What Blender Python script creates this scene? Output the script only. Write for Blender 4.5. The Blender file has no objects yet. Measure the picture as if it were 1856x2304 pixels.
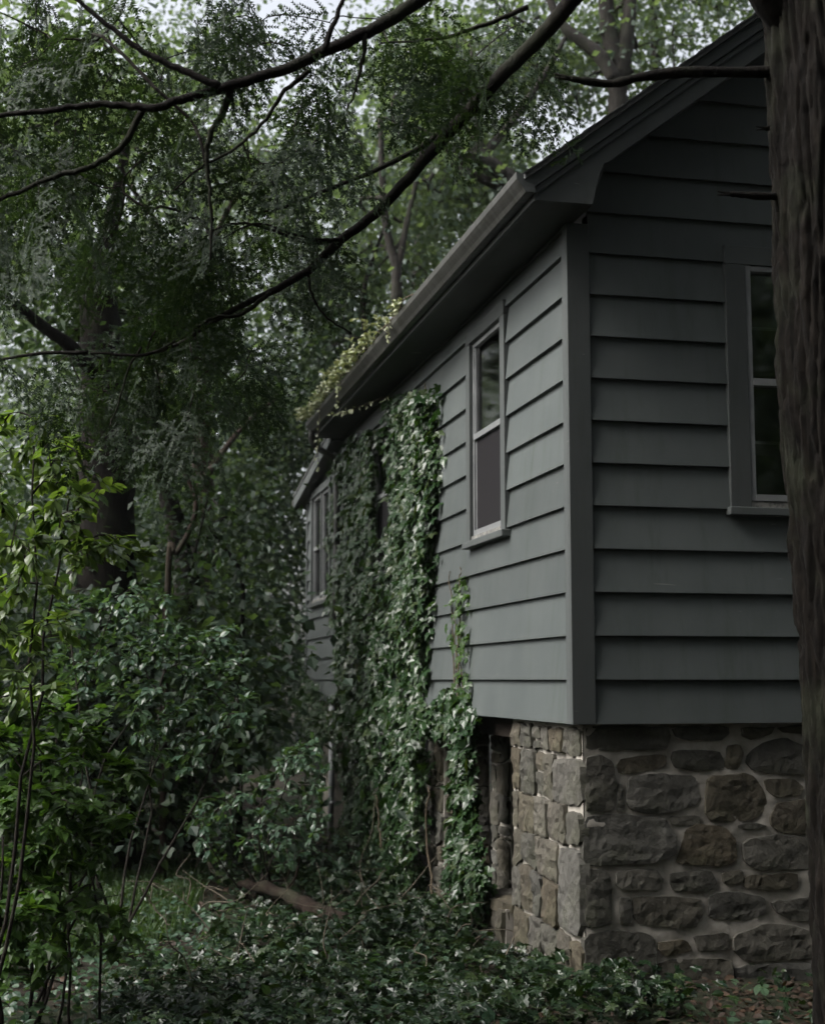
import bpy, math, random
import numpy as np
from mathutils import Matrix, Vector, noise
from mathutils.geometry import delaunay_2d_cdt

# ------------------------------------------------------------------ camera
rng = np.random.default_rng(7)
random.seed(7)
SC = bpy.context.scene
COL = SC.collection
F, CX, CY = 3200., 928., 1152.          # focal length and principal point of the photograph, in its pixels
PITCH = math.atan(377 / F)
AZ = math.atan(723 / math.hypot(F, 377))
FW = np.array([math.sin(AZ) * math.cos(PITCH), math.cos(AZ) * math.cos(PITCH), math.sin(PITCH)])
RT = np.array([math.cos(AZ), -math.sin(AZ), 0.])
UP = np.cross(RT, FW)
CAM = np.array([-2.689, -7.746, 1.75])
cam_data = bpy.data.cameras.new('camera')
cam = bpy.data.objects.new('camera', cam_data)
COL.objects.link(cam)
cam.matrix_world = Matrix(((RT[0], UP[0], -FW[0], CAM[0]), (RT[1], UP[1], -FW[1], CAM[1]),
                           (RT[2], UP[2], -FW[2], CAM[2]), (0, 0, 0, 1)))
cam_data.sensor_fit = 'VERTICAL'
cam_data.sensor_height = 36
cam_data.sensor_width = 29
cam_data.lens = 50
cam_data.clip_start = 0.05
cam_data.clip_end = 2000
cam_data.dof.use_dof = True
cam_data.dof.focus_distance = 6.6
cam_data.dof.aperture_fstop = 3.2
SC.camera = cam

# ------------------------------------------------------------------ light: overcast daylight
SUN_EL, SUN_AZ = math.radians(46), math.radians(-94)     # azimuth clockwise from +Y
world = bpy.data.worlds.new('World')
SC.world = world
world.use_nodes = True
wn = world.node_tree.nodes
wl = world.node_tree.links
wn.clear()
sky = wn.new('ShaderNodeTexSky')
sky.sky_type = 'NISHITA'
sky.sun_disc = False
sky.sun_elevation = SUN_EL
sky.sun_rotation = SUN_AZ
sky.air_density = 1.0
sky.dust_density = 6.0
sky.ozone_density = 1.0
hs = wn.new('ShaderNodeHueSaturation')
hs.inputs['Saturation'].default_value = 0.28             # cloud cover greys the sky
bg = wn.new('ShaderNodeBackground')
bg.inputs['Strength'].default_value = 0.115
wo = wn.new('ShaderNodeOutputWorld')
wl.new(sky.outputs[0], hs.inputs['Color'])
wl.new(hs.outputs[0], bg.inputs[0])
wl.new(bg.outputs[0], wo.inputs[0])

sun_data = bpy.data.lights.new('sun', 'SUN')
sun_data.energy = 1.2
sun_data.angle = math.radians(30)
sun_data.color = (1.0, 0.97, 0.93)
sun = bpy.data.objects.new('sun', sun_data)
COL.objects.link(sun)
sd = Vector((math.sin(SUN_AZ) * math.cos(SUN_EL), math.cos(SUN_AZ) * math.cos(SUN_EL), math.sin(SUN_EL)))
sun.rotation_euler = sd.to_track_quat('Z', 'Y').to_euler()
sun.location = (-10, 5, 20)

SC.view_settings.view_transform = 'Standard'
SC.view_settings.look = 'None'
SC.view_settings.exposure = 1.62
SC.view_settings.gamma = 1.0
SC.cycles.max_bounces = 5
SC.cycles.diffuse_bounces = 2
SC.cycles.glossy_bounces = 2
SC.cycles.transmission_bounces = 4
SC.cycles.transparent_max_bounces = 8
SC.cycles.volume_bounces = 0
SC.cycles.use_denoising = True
SC.cycles.use_adaptive_sampling = True
SC.cycles.adaptive_threshold = 0.02

# ------------------------------------------------------------------ measuring helpers (photo pixel -> real point)
def ray(x, y):
    d = FW * F + RT * (x - CX) - UP * (y - CY)
    return d / np.linalg.norm(d)
def at_x(p, X=0.):
    d = ray(*p); return CAM + d * (X - CAM[0]) / d[0]
def at_y(p, Y=0.):
    d = ray(*p); return CAM + d * (Y - CAM[1]) / d[1]
def at_d(p, s):
    d = ray(*p); return CAM + d * (s / np.dot(d, FW))
V = lambda x, y: (x * 1.0691, y * 1.0691)                 # whole-view coordinates
Z6 = lambda x, y: (928 + x * .5346, 1536 + y * .5346)
Z7 = lambda x, y: (640 + x * .418, 800 + y * .418)
Z9 = lambda x, y: (640 + x * .3016, 1500 + y * .3016)

# ------------------------------------------------------------------ object helpers
def np_mesh(name, verts, faces, smooth=False):
    """verts (n,3), faces: list of (m,k) integer arrays"""
    me = bpy.data.meshes.new(name)
    verts = np.asarray(verts, np.float32).reshape(-1, 3)
    if not isinstance(faces, list): faces = [faces]
    faces = [np.asarray(f, np.int32) for f in faces if len(f)]
    nl = sum(f.size for f in faces); nf = sum(len(f) for f in faces)
    me.vertices.add(len(verts)); me.vertices.foreach_set('co', verts.ravel())
    me.loops.add(nl); me.loops.foreach_set('vertex_index', np.concatenate([f.ravel() for f in faces]))
    me.polygons.add(nf)
    tot = np.concatenate([np.full(len(f), f.shape[1], np.int32) for f in faces])
    me.polygons.foreach_set('loop_start', np.concatenate([[0], np.cumsum(tot)[:-1]]).astype(np.int32))
    me.polygons.foreach_set('loop_total', tot)
    me.polygons.foreach_set('use_smooth', np.full(nf, bool(smooth)))
    me.update(calc_edges=True); me.validate()
    return me
def obj(name, me, m, parent=None, loc=None):
    o = bpy.data.objects.new(name, me)
    COL.objects.link(o)
    if m is not None and me is not None and not me.materials: me.materials.append(m)
    if parent is not None: o.parent = parent
    if loc is not None: o.location = loc
    return o
def tag(o, label, cat=None, group=None, kind=None):
    o['label'] = label
    if cat: o['category'] = cat
    if group: o['group'] = group
    if kind: o['kind'] = kind
    return o
def thing(name, label, cat, loc=(0, 0, 0), group=None):
    o = bpy.data.objects.new(name, None)
    COL.objects.link(o); o.location = loc; o.empty_display_size = .2
    return tag(o, label, cat, group)
class MB:
    """collects triangles/quads into one mesh, in the coordinates of an origin"""
    def __init__(s, origin=(0, 0, 0)):
        s.v = []; s.q = []; s.t = []; s.n = 0; s.o = np.array(origin, float)
    def add(s, v, q=None, t=None):
        v = np.asarray(v, float).reshape(-1, 3)
        if q is not None and len(q): s.q.append(np.asarray(q, np.int32) + s.n)
        if t is not None and len(t): s.t.append(np.asarray(t, np.int32) + s.n)
        s.v.append(v); s.n += len(v)
    def box(s, x0, x1, y0, y1, z0, z1):
        v = [(x, y, z) for x in (x0, x1) for y in (y0, y1) for z in (z0, z1)]
        s.add(v, [(0, 1, 3, 2), (4, 6, 7, 5), (0, 4, 5, 1), (2, 3, 7, 6), (0, 2, 6, 4), (1, 5, 7, 3)])
    def prism(s, poly, a0, a1, axis='y'):
        """polygon in the two other axes, extruded along axis"""
        n = len(poly)
        def P(u, w, a):
            return {'y': (u, a, w), 'x': (a, u, w), 'z': (u, w, a)}[axis]
        v = [P(u, w, a0) for u, w in poly] + [P(u, w, a1) for u, w in poly]
        q = [(i, (i + 1) % n, n + (i + 1) % n, n + i) for i in range(n)]
        ar = 0
        for i in range(n):
            ar += poly[i][0] * poly[(i + 1) % n][1] - poly[(i + 1) % n][0] * poly[i][1]
        t = []
        idx = list(range(n)); guard = 0
        sg = 1 if ar > 0 else -1
        while len(idx) > 2 and guard < 500:              # ear clipping
            guard += 1
            for k in range(len(idx)):
                a, b, c = idx[k - 1], idx[k], idx[(k + 1) % len(idx)]
                A, B, C_ = poly[a], poly[b], poly[c]
                cr = ((B[0] - A[0]) * (C_[1] - A[1]) - (B[1] - A[1]) * (C_[0] - A[0])) * sg
                if cr <= 1e-12: continue
                bad = False
                for m in idx:
                    if m in (a, b, c): continue
                    p = poly[m]
                    d1 = ((B[0]-A[0])*(p[1]-A[1])-(B[1]-A[1])*(p[0]-A[0]))*sg
                    d2 = ((C_[0]-B[0])*(p[1]-B[1])-(C_[1]-B[1])*(p[0]-B[0]))*sg
                    d3 = ((A[0]-C_[0])*(p[1]-C_[1])-(A[1]-C_[1])*(p[0]-C_[0]))*sg
                    if d1 > 0 and d2 > 0 and d3 > 0: bad = True; break
                if bad: continue
                t += [(a, b, c), (n + a, n + c, n + b)]
                idx.pop(k); break
            else: break
        s.add(v, q, t)
    def tube(s, pts, rad, sides=6, cap=True):
        v, q, t = tube(pts, rad, sides, cap); s.add(v, q, t)
    def mesh(s, name, smooth=False, fix=False):
        v = np.concatenate(s.v) - s.o
        me = np_mesh(name, v, [np.concatenate(a) for a in (s.q, s.t) if a], smooth)
        if fix:
            import bmesh
            bm = bmesh.new(); bm.from_mesh(me); bmesh.ops.recalc_face_normals(bm, faces=bm.faces); bm.to_mesh(me); bm.free()
        return me
    def build(s, name, m, parent=None, smooth=False, fix=True, bevel=0.):
        me = s.mesh(name, smooth, fix)
        o = obj(name, me, m, parent)
        if parent is None: o.location = s.o
        elif s.o.any(): o.location = s.o
        if bevel:
            b = o.modifiers.new('bevel', 'BEVEL'); b.width = bevel; b.segments = 1; b.limit_method = 'ANGLE'
        return o
def norm(a):
    a = np.asarray(a, float)
    return a / np.maximum(np.linalg.norm(a, axis=-1, keepdims=True), 1e-9)
def tube(pts, rad, sides=6, cap=True):
    pts = np.asarray(pts, float); n = len(pts)
    rad = np.broadcast_to(np.asarray(rad, float), (n,))
    tg = norm(np.gradient(pts, axis=0))
    ref = np.array([0, 0, 1.]) if abs(tg[0][2]) < .8 else np.array([1., 0, 0])
    a = norm(np.cross(tg, ref)); b = np.cross(tg, a)
    th = np.linspace(0, 2 * math.pi, sides, endpoint=False)
    v = pts[:, None] + rad[:, None, None] * (np.cos(th)[None, :, None] * a[:, None] + np.sin(th)[None, :, None] * b[:, None])
    i = np.arange(n - 1)[:, None] * sides; j = np.arange(sides)[None]
    j2 = (j + 1) % sides
    q = np.stack([i + j, i + j2, i + sides + j2, i + sides + j], -1).reshape(-1, 4)
    t = []
    if cap and sides > 3:
        t = [(0, k + 1, k) for k in range(1, sides - 1)] + [((n-1)*sides, (n-1)*sides + k, (n-1)*sides + k + 1) for k in range(1, sides - 1)]
    return v.reshape(-1, 3), q, np.array(t, np.int32).reshape(-1, 3)
def smooth_path(pts, sub=4):
    """Catmull-Rom through the points"""
    p = np.asarray(pts, float)
    p = np.vstack([2 * p[0] - p[1], p, 2 * p[-1] - p[-2]])
    out = []
    for i in range(1, len(p) - 2):
        for t in np.linspace(0, 1, sub, endpoint=False):
            out.append(.5 * ((2 * p[i]) + (-p[i-1] + p[i+1]) * t + (2*p[i-1] - 5*p[i] + 4*p[i+1] - p[i+2]) * t*t + (-p[i-1] + 3*p[i] - 3*p[i+1] + p[i+2]) * t**3))
    out.append(p[-2])
    return np.array(out)

# ------------------------------------------------------------------ leaves
LEAF_DIAMOND = (np.array([(0, 0, 0), (.34, .45, .06), (0, 1, -.04), (-.34, .45, .06)]), np.array([(0, 1, 2), (0, 2, 3)]))
LEAF_OVAL = (np.array([(0, 0, 0), (.20, .16, .03), (.31, .42, .05), (.22, .72, .02), (0, 1, -.10), (-.22, .72, .02), (-.31, .42, .05), (-.20, .16, .03), (0, .45, 0.0)]),
             np.array([(0, 1, 8), (1, 2, 8), (2, 3, 8), (3, 4, 8), (4, 5, 8), (5, 6, 8), (6, 7, 8), (7, 0, 8)]))
_iv = [(0, .02, 0), (.16, -.10, .02), (.46, .04, -.03), (.30, .24, .04), (.50, .52, -.04), (.22, .56, .04), (0, 1.0, -.08),
       (-.22, .56, .04), (-.50, .52, -.04), (-.30, .24, .04), (-.46, .04, -.03), (-.16, -.10, .02), (0, .34, 0)]
LEAF_IVY = (np.array(_iv, float), np.array([(k, (k + 1) % 12, 12) for k in range(12)]))
_mp = [(0, 0, 0), (.30, -.04, .0), (.27, .14, .03), (.55, .38, -.06), (.30, .46, .03), (.24, .66, .02), (0, 1, -.1), (-.24, .66, .02), (-.30, .46, .03),
       (-.55, .38, -.06), (-.27, .14, .03), (-.30, -.04, 0), (0, .34, 0)]
LEAF_MAPLE = (np.array(_mp, float), np.array([(k, (k + 1) % 12, 12) for k in range(12)]))
LEAF_BLADE = (np.array([(-.02, 0, 0), (.02, 0, 0), (.016, .5, .06), (-.016, .5, .06), (0, 1, .26)]), np.array([(0, 1, 2), (0, 2, 3), (3, 2, 4)]))
def scatter(tpl, P, D, N, S, W=1.0):
    """copies of a leaf: base at P, tip along D, face along N, length S, width factor W"""
    tv, tf = tpl
    P = np.asarray(P, float); D = norm(D); N = np.asarray(N, float)
    X = norm(np.cross(D, N)); N = np.cross(X, D)
    S = np.broadcast_to(np.asarray(S, float), (len(P),)); W = np.broadcast_to(np.asarray(W, float), (len(P),))
    v = P[:, None] + S[:, None, None] * (tv[None, :, 0, None] * W[:, None, None] * X[:, None] + tv[None, :, 1, None] * D[:, None] + tv[None, :, 2, None] * N[:, None])
    f = tf[None] + (np.arange(len(P)) * len(tv))[:, None, None]
    return v.reshape(-1, 3), f.reshape(-1, 3)
def rnd3(n, s=1.): return rng.normal(0, s, (n, 3))

def grow(skel, attractors, arc=0.12, droop=0.0, seg=4, wob=.04, start=0):
    """joins each attractor to the nearest node of the skeleton. skel: list of (points, radii). Returns chains and radii"""
    nodes = []; parent = []; base_r = []
    chains = []
    for pts, rad in skel:
        idx = []
        for k in range(len(pts)):
            nodes.append(pts[k]); parent.append(idx[-1] if idx else -1); base_r.append(rad[k]); idx.append(len(nodes) - 1)
    n0 = len(nodes)
    N = np.zeros((n0 + len(attractors) * seg + 4, 3)); N[:n0] = nodes; cnt = n0
    ok = np.ones(len(N), bool); ok[:start] = False
    A = np.asarray(attractors, float)
    d0 = np.array([np.min(np.linalg.norm(N[start:n0] - a, axis=1)) for a in A])
    for ai in np.argsort(d0):
        a = A[ai]
        d = np.linalg.norm(N[:cnt] - a, axis=1)
        d[~ok[:cnt]] = 1e9
        j = int(np.argmin(d)); b = N[j]; L = d[j]
        off = rng.normal(0, wob, 3) * L
        idx = [j]
        for s in range(1, seg + 1):
            t = s / seg
            p = b + (a - b) * t + off * math.sin(math.pi * t) + np.array([0, 0, arc * L * math.sin(math.pi * t) - droop * L * t * t])
            N[cnt] = p; parent.append(idx[-1]); base_r.append(0.); idx.append(cnt); cnt += 1
        chains.append(idx)
    w = np.zeros(cnt); leaf = np.ones(cnt, bool)
    for k in range(cnt):
        if parent[k] >= 0: leaf[parent[k]] = False
    w[leaf] = 1
    for k in range(cnt - 1, -1, -1):
        if parent[k] >= 0: w[parent[k]] += w[k]
    return N[:cnt], chains, w, np.array(base_r)
def twig_tubes(mb, N, chains, w, r0, rmin, p=.42, sides=4, rmax=9.):
    for idx in chains:
        pts = N[idx]; r = np.minimum(np.maximum(r0 * w[idx] ** p, rmin), rmax); r[0] = min(r[0], r[1] * 1.25); r[-1] *= .6
        mb.tube(pts, r, sides, False)
def poly_pts(poly, n):
    """random points inside a polygon given in pixels"""
    P = np.asarray(poly, float); lo, hi = P.min(0), P.max(0); out = []
    while len(out) < n:
        q = lo + rng.random((4 * n, 2)) * (hi - lo)
        ins = np.zeros(len(q), bool); j = len(P) - 1
        for i in range(len(P)):
            c = ((P[i, 1] > q[:, 1]) != (P[j, 1] > q[:, 1]))
            with np.errstate(divide='ignore', invalid='ignore'):
                xx = (P[j, 0] - P[i, 0]) * (q[:, 1] - P[i, 1]) / (P[j, 1] - P[i, 1]) + P[i, 0]
            ins ^= c & (q[:, 0] < xx); j = i
        out += list(q[ins])
    return np.array(out[:n])
def region(poly, d0, d1, n):
    """points of a volume: the polygon (whole-view pixels) seen at depths d0..d1"""
    q = poly_pts(poly, n); s = d0 + (d1 - d0) * rng.random(n)
    return np.array([at_d(V(*p), k) for p, k in zip(q, s)])
def path(pts, d):
    """polyline from whole-view pixels, at depth d (number or one per point)"""
    d = np.broadcast_to(np.asarray(d, float), (len(pts),))
    return np.array([at_d(V(*p), k) for p, k in zip(pts, d)])

# ------------------------------------------------------------------ materials
def new_mat(name):
    m = bpy.data.materials.new(name); m.use_nodes = True
    nt = m.node_tree; nt.nodes.clear()
    out = nt.nodes.new('ShaderNodeOutputMaterial')
    return m, nt, out
def ramp(nt, fac, stops):
    r = nt.nodes.new('ShaderNodeValToRGB'); e = r.color_ramp.elements
    while len(e) < len(stops): e.new(.5)
    for k, (p, c) in enumerate(stops):
        e[k].position = p; e[k].color = (*c, 1) if len(c) == 3 else c
    nt.links.new(fac, r.inputs[0]); return r.outputs[0]
def tex(nt, scale, detail=4, rough=.55, stretch=None, kind='noise', coord='Object', dist=0.):
    tc = nt.nodes.new('ShaderNodeTexCoord'); src = tc.outputs[coord]
    if coord == 'World':
        pass
    if stretch:
        mp = nt.nodes.new('ShaderNodeMapping'); mp.inputs['Scale'].default_value = stretch
        nt.links.new(src, mp.inputs[0]); src = mp.outputs[0]
    if kind == 'noise':
        n = nt.nodes.new('ShaderNodeTexNoise'); n.inputs['Scale'].default_value = scale; n.inputs['Detail'].default_value = detail
        n.inputs['Roughness'].default_value = rough; n.inputs['Distortion'].default_value = dist
        nt.links.new(src, n.inputs['Vector']); return n.outputs['Fac']
    n = nt.nodes.new('ShaderNodeTexVoronoi'); n.inputs['Scale'].default_value = scale
    nt.links.new(src, n.inputs['Vector']); return n.outputs['Distance']
def mixc(nt, fac, a, b, mode='MIX'):
    m = nt.nodes.new('ShaderNodeMix'); m.data_type = 'RGBA'; m.blend_type = mode
    for sock, val in ((m.inputs[0], fac), (m.inputs[6], a), (m.inputs[7], b)):
        if isinstance(val, (int, float)): sock.default_value = val
        elif isinstance(val, tuple): sock.default_value = (*val, 1)
        else: nt.links.new(val, sock)
    return m.outputs[2]
def bumpn(nt, h, strength=.4, dist=.01):
    b = nt.nodes.new('ShaderNodeBump'); b.inputs['Strength'].default_value = strength; b.inputs['Distance'].default_value = dist
    nt.links.new(h, b.inputs['Height']); return b.outputs[0]
def principled(nt, out, col, rough=.6, nrm=None, spec=.5, metal=0.):
    p = nt.nodes.new('ShaderNodeBsdfPrincipled')
    if isinstance(col, tuple): p.inputs['Base Color'].default_value = (*col, 1)
    else: nt.links.new(col, p.inputs['Base Color'])
    if isinstance(rough, (int, float)): p.inputs['Roughness'].default_value = rough
    else: nt.links.new(rough, p.inputs['Roughness'])
    p.inputs['Specular IOR Level'].default_value = spec; p.inputs['Metallic'].default_value = metal
    if nrm is not None: nt.links.new(nrm, p.inputs['Normal'])
    if out is not None: nt.links.new(p.outputs[0], out.inputs[0])
    return p
def m_noise(name, c1, c2, scale, rough=.7, bump=.3, bdist=.01, stretch=None, detail=6, lo=.35, hi=.65, spec=.4):
    m, nt, out = new_mat(name)
    f = tex(nt, scale, detail, .6, stretch)
    principled(nt, out, ramp(nt, f, [(lo, c1), (hi, c2)]), rough, bumpn(nt, f, bump, bdist), spec)
    return m
def m_leaf(name, cols, rough=.35, trans=.35, spec=.32):
    m, nt, out = new_mat(name)
    g = nt.nodes.new('ShaderNodeNewGeometry')
    n = len(cols)
    c = ramp(nt, g.outputs['Random Per Island'], [(k / max(n - 1, 1), cols[k]) for k in range(n)])
    p = principled(nt, None, c, rough, None, spec)
    t = nt.nodes.new('ShaderNodeBsdfTranslucent')
    nt.links.new(mixc(nt, 1.0, c, (1.5, 1.6, .55), 'MULTIPLY'), t.inputs[0])
    mx = nt.nodes.new('ShaderNodeMixShader'); mx.inputs[0].default_value = trans
    nt.links.new(p.outputs[0], mx.inputs[1]); nt.links.new(t.outputs[0], mx.inputs[2]); nt.links.new(mx.outputs[0], out.inputs[0])
    return m
def m_paint(name, c1, c2, c3):
    """weathered flat paint on hardboard: grain, faint runs, mildew"""
    m, nt, out = new_mat(name)
    oi = nt.nodes.new('ShaderNodeObjectInfo')
    f1 = tex(nt, 2.2, 5, .6)
    f2 = tex(nt, 9, 6, .7, (1, 1, .10))
    f3 = tex(nt, 220, 2, .5)
    c = ramp(nt, f1, [(.3, c1), (.7, c2)])
    c = mixc(nt, ramp(nt, f2, [(.52, (0, 0, 0)), (.78, (.8, .8, .8))]), c, c3)
    f5 = tex(nt, 1.0, 3, .5, (3.5, 3.5, 42), 'noise', 'Object', .8)
    c = mixc(nt, ramp(nt, f5, [(.735, (0, 0, 0)), (.75, (.5, .5, .5))]), c, (.20, .20, .19))
    v = nt.nodes.new('ShaderNodeMapRange'); v.inputs[3].default_value = .84; v.inputs[4].default_value = 1.14
    nt.links.new(oi.outputs['Random'], v.inputs[0])
    cm = nt.nodes.new('ShaderNodeVectorMath'); cm.operation = 'SCALE'
    nt.links.new(c, cm.inputs[0]); nt.links.new(v.outputs[0], cm.inputs['Scale'])
    f4 = tex(nt, 30.0, 6, .7, (.25, .25, 3))
    add = nt.nodes.new('ShaderNodeMath'); add.operation = 'MULTIPLY_ADD'; add.inputs[1].default_value = .35
    nt.links.new(f3, add.inputs[0]); nt.links.new(f4, add.inputs[2])
    principled(nt, out, cm.outputs[0], .62, bumpn(nt, add.outputs[0], .25, .002), .35)
    return m
PAINT = m_paint('siding_paint', (.0506, .0590, .0581), (.0650, .0735, .0718), (.0361, .0458, .0373))
TRIM = m_paint('trim_paint', (.0458, .0518, .0512), (.0578, .0632, .0615), (.0325, .0397, .0331))
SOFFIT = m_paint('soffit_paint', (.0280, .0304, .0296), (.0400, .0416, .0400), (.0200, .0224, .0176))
METAL = m_noise('window_metal', (.1299, .1353, .1380), (.1678, .1732, .1732), 9, .45, .1, .002)
WOOD_SILL = m_noise('worn_sill', (.0880, .0880, .0825), (.1870, .1815, .1650), 26, .8, .4, .003, lo=.42, hi=.58)
GUTTER = m_noise('gutter_metal', (.0213, .0209, .0170), (.0640, .0640, .0597), 5, .5, .15, .003, (1, 5, 1), lo=.3, hi=.72)
SHINGLE = m_noise('roof_shingle', (.025, .027, .027), (.055, .058, .055), 30, .9, .6, .006)
PIPE = m_noise('pipe_metal', (.22, .23, .235), (.34, .35, .36), 12, .45, .1, .002)
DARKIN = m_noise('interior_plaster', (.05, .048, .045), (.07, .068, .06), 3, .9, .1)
SCREEN = m_noise('insect_screen', (.0121, .0116, .0127), (.0176, .0165, .0176), 400, .9, .2, .001, spec=.06)
CURTAIN_REFLECTION = m_noise('curtain_reflection', (.40, .47, .43), (.58, .66, .61), 9, .9, .3, .004, (1, 3, .6), spec=.1)  # pale green imitates the tree reflection in the upper pane
MORTAR = m_noise('mortar', (.2010, .1850, .1608), (.3351, .3122, .2746), 9, .95, .6, .012)
def m_stone():
    m, nt, out = new_mat('rubble_stone')
    oi = nt.nodes.new('ShaderNodeObjectInfo')
    f1 = tex(nt, 7, 8, .65, None, 'noise', 'Object', .6)
    f2 = tex(nt, 38, 6, .7)
    f3 = tex(nt, 2.4, 5, .6)
    cb = ramp(nt, oi.outputs['Random'], [(0, (.0464, .0464, .0418)), (.2, (.0696, .0680, .0604)), (.4, (.0811, .0711, .0526)), (.55, (.0604, .0604, .0572)), (.7, (.0966, .0928, .0835)), (.85, (.0657, .0556, .0401)), (1, (.0889, .0889, .0865))])
    c = mixc(nt, 1.0, cb, ramp(nt, f1, [(.28, (.45, .44, .40)), (.72, (1.35, 1.32, 1.25))]), 'MULTIPLY')
    c = mixc(nt, ramp(nt, f2, [(.55, (0, 0, 0)), (.75, (.5, .5, .5))]), c, (.10, .097, .088))
    c = mixc(nt, ramp(nt, f3, [(.52, (0, 0, 0)), (.70, (.55, .55, .55))]), c, (.036, .040, .018))
    add = nt.nodes.new('ShaderNodeMath'); add.operation = 'MULTIPLY_ADD'; add.inputs[1].default_value = .4
    nt.links.new(f2, add.inputs[0]); nt.links.new(f1, add.inputs[2])
    principled(nt, out, c, .92, bumpn(nt, add.outputs[0], .9, .02), .25)
    return m
STONE = m_stone()
def m_bark(name, c1, c2, c3, sc=1.0):
    m, nt, out = new_mat(name)
    f1 = tex(nt, 26 * sc, 8, .7, (1, 1, .2), 'noise', 'Object', .6)
    f2 = tex(nt, 3 * sc, 4, .6)
    c = ramp(nt, f1, [(.35, c1), (.6, c2), (.8, c3)])
    c = mixc(nt, ramp(nt, f2, [(.5, (0, 0, 0)), (.7, (.35, .35, .35))]), c, (.05, .06, .035))
    principled(nt, out, c, .92, bumpn(nt, f1, .9, .02), .2)
    return m
BARK = m_bark('bark_dark', (.0022, .0018, .0014), (.0088, .0066, .0047), (.0275, .0215, .0152))
BARK_GREY = m_bark('bark_grey', (.0165, .0149, .0132), (.0413, .0374, .0330), (.0715, .0660, .0578))
BARK_RED = m_bark('bark_red', (.0099, .0059, .0043), (.0215, .0139, .0099), (.0363, .0248, .0172))
TWIG = m_bark('twig_bark', (.010, .008, .007), (.026, .021, .017), (.05, .04, .032), 3)
TWIG_PALE = m_bark('twig_pale', (.0600, .0510, .0390), (.1200, .1020, .0780), (.1680, .1440, .1140), 3)
VINE = m_bark('vine_stem', (.05, .04, .028), (.12, .095, .065), (.17, .14, .10), 3)
L_HEM = m_leaf('hemlock_needles', [(.0140, .0265, .0156), (.0203, .0359, .0187), (.0281, .0468, .0218), (.0172, .0312, .0203)], .6, .28, .2)
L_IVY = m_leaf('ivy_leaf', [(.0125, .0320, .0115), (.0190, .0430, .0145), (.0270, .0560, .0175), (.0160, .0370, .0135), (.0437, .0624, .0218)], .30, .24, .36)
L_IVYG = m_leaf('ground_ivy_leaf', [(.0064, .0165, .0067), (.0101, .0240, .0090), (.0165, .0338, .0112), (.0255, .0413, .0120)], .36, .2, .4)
L_YEL = m_leaf('yellow_green_leaf', [(.0676, .1104, .0315), (.0901, .1352, .0383), (.0540, .0969, .0338), (.1126, .1577, .0495)], .30, .42, .45)
L_COOL = m_leaf('cool_green_leaf', [(.0311, .0621, .0393), (.0435, .0787, .0497), (.0570, .0952, .0559), (.0393, .0704, .0373)], .28, .32)
L_MAPLE = m_leaf('maple_leaf', [(.0340, .0723, .0153), (.0467, .0892, .0187), (.0298, .0638, .0187)], .34, .40)
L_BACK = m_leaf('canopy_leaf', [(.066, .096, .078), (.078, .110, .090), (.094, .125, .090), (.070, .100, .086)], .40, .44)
L_BACK2 = m_leaf('understory_leaf', [(.0173, .0313, .0205), (.0226, .0378, .0248), (.0297, .0459, .0248)], .5, .36, .2)
L_CREEP = m_leaf('creeper_leaf', [(.2500, .2750, .1625), (.3500, .3625, .2500), (.2000, .2375, .1125), (.4250, .4250, .3250)], .5, .12)
L_DEAD = m_leaf('dead_leaf', [(.026, .016, .011), (.040, .024, .014), (.018, .013, .009), (.055, .03, .016)], .7, .15)
L_GRASS = m_leaf('grass_blade', [(.0270, .0558, .0198), (.0378, .0702, .0252), (.0495, .0765, .0288)], .5, .35)

# ------------------------------------------------------------------ ground
def ground_h(x, y):
    return (.05 * np.sin(x * .9 + 1.3) * np.cos(y * .7) + .03 * np.sin(x * 2.1 - y * 1.7)
            + np.clip((y - 14) / 40, 0, 1) * 1.2 - .02)
def make_ground():
    a = np.concatenate([-np.geomspace(300, 14, 22), np.linspace(-13.5, 13.5, 180), np.geomspace(14, 300, 22)])
    X, Y = np.meshgrid(a, a + 4, indexing='ij')
    Z = ground_h(X, Y)
    near = (np.abs(X) < 14) & (np.abs(Y - 4) < 14)
    Z = Z + near * rng.normal(0, .008, X.shape)
    n = len(a); i = np.arange(n - 1)[:, None] * n; j = np.arange(n - 1)[None]
    q = np.stack([i + j, i + n + j, i + n + j + 1, i + j + 1], -1).reshape(-1, 4)
    m, nt, out = new_mat('forest_floor')
    f1 = tex(nt, .7, 6, .6); f2 = tex(nt, 14, 8, .7); f3 = tex(nt, 40, 5, .6, None, 'vor')
    c = ramp(nt, f2, [(.3, (.010, .008, .006)), (.55, (.022, .017, .012)), (.75, (.038, .028, .018))])
    c = mixc(nt, ramp(nt, f1, [(.45, (0, 0, 0)), (.62, (.8, .8, .8))]), c, (.016, .024, .010))
    principled(nt, out, c, .95, bumpn(nt, f2, .8, .03), .2)
    o = obj('ground', np_mesh('ground', np.stack([X, Y, Z], -1).reshape(-1, 3), q, True), m)
    tag(o, 'dark damp forest floor of soil and moss', kind='structure')
make_ground()

# ------------------------------------------------------------------ house
EXP = .25
Z0 = 1.5
ROOF = lambda x: 4.572 + .762 * (x + .373)      # top of the shingles on the near slope
WX = 6.4
YM, YE = 7.75, 10.32                            # end of the main block, end of the lean-to
house = thing('house', 'grey clapboard cottage with gabled roof raised on a stone base', 'house', (0, 0, 0))
def box(name, m, a, parent=house, bevel=.003):
    mb = MB(); mb.box(*a); return mb.build(name, m, parent, bevel=bevel)

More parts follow.
